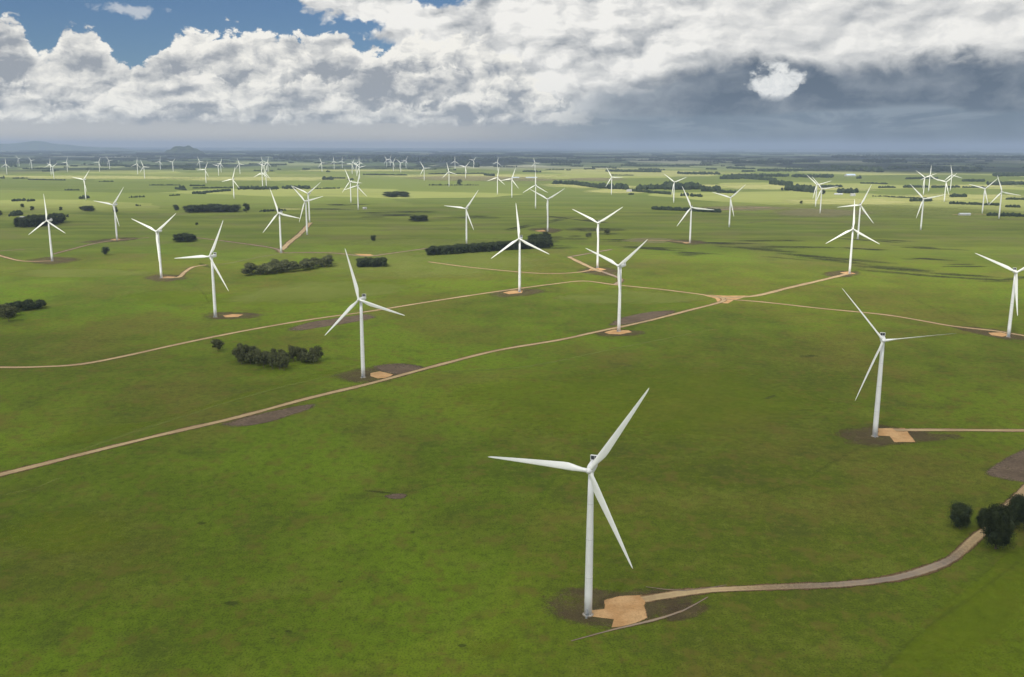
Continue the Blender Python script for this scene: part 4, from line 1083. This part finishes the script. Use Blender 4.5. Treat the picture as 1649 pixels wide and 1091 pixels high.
hill(258, 332, 235.0, 32000, 7, [(0, 0), (.18, .55), (.36, .98), (.46, .90), (.62, 1.0), (.78, .66), (.9, .4), (1, 0)], 'hill', (.02, .032, .018, 1))

# ------------------------------------------------------------------ unseen clouds added high above the frame for their shade
def shade_cloud_mat(op):
    m_ = bpy.data.materials.new('shade_cloud'); m_.use_nodes = True
    q = NT(m_.node_tree)
    tcn = q.new('ShaderNodeTexCoord'); g = gpos(q)
    o3 = tcn.outputs['Object']
    ln = q.new('ShaderNodeVectorMath', operation='LENGTH'); q.l.new(q.vm('MULTIPLY', o3, (1, 1, 0)), ln.inputs[0])
    nn = q.noise(q.vm('MULTIPLY', g, (1, 1, 0)), .00045, 7, .62)
    k = q.mr(q.add(ln.outputs['Value'], q.mul(q.sub(nn, .5), 1.5)), 1.0, .42, 0, op)
    di = q.new('ShaderNodeBsdfDiffuse'); di.inputs[0].default_value = (.85, .86, .88, 1)
    tl = q.new('ShaderNodeBsdfTranslucent'); tl.inputs[0].default_value = (.85, .86, .88, 1)
    mm = q.new('ShaderNodeMixShader'); q.l.new(di.outputs[0], mm.inputs[1]); q.l.new(tl.outputs[0], mm.inputs[2])
    tr = q.new('ShaderNodeBsdfTransparent'); mx = q.new('ShaderNodeMixShader')
    q.put(mx.inputs[0], k); q.l.new(tr.outputs[0], mx.inputs[1]); q.l.new(mm.outputs[0], mx.inputs[2])
    out = q.new('ShaderNodeOutputMaterial'); q.l.new(mx.outputs[0], out.inputs['Surface'])
    return m_
def shade_cloud(D, xoff, rx, ry, op, alt=6500.0, thick=420.0):
    """a flat cloud added out of sight so its shadow falls on the ground around (xoff, D)"""
    t = MB(); t.tube([(math.sin(math.pi * k / 12) + 1e-4, -math.cos(math.pi * k / 12)) for k in range(13)], 32, cap=False)
    me = t.me('shade_cloud', [shade_cloud_mat(op)], True)
    off = SUN * (alt / SUN.z)
    o = obj('shade_cloud', me, None, (xoff + off.x, D + off.y, alt)); o.scale = (rx, ry, thick)
    tag(o, kind='structure')
shade_cloud(250, -200, 2600, 1350, .62)
shade_cloud(3100, 600, 6000, 1050, .33, 6600)
shade_cloud(2300, -1500, 1500, 420, .24, 6750)
shade_cloud(19000, 11000, 17000, 10500, .95, 6900)
shade_cloud(27000, -7000, 17000, 14500, .62, 7000)

# ------------------------------------------------------------------ air
def haze():
    t = MB(); t.box((0, 40000, 310), (110000, 85000, 622)); 
    m_ = bpy.data.materials.new('haze'); m_.use_nodes = True
    q = NT(m_.node_tree)
    pv = q.new('ShaderNodeVolumePrincipled')
    pv.inputs['Color'].default_value = (.40, .50, .73, 1); pv.inputs['Density'].default_value = 3.0e-5
    pv.inputs['Anisotropy'].default_value = 0.0
    out = q.new('ShaderNodeOutputMaterial'); q.l.new(pv.outputs[0], out.inputs['Volume'])
    tag(obj('haze', t.me('haze', [m_])), kind='stuff')
haze()
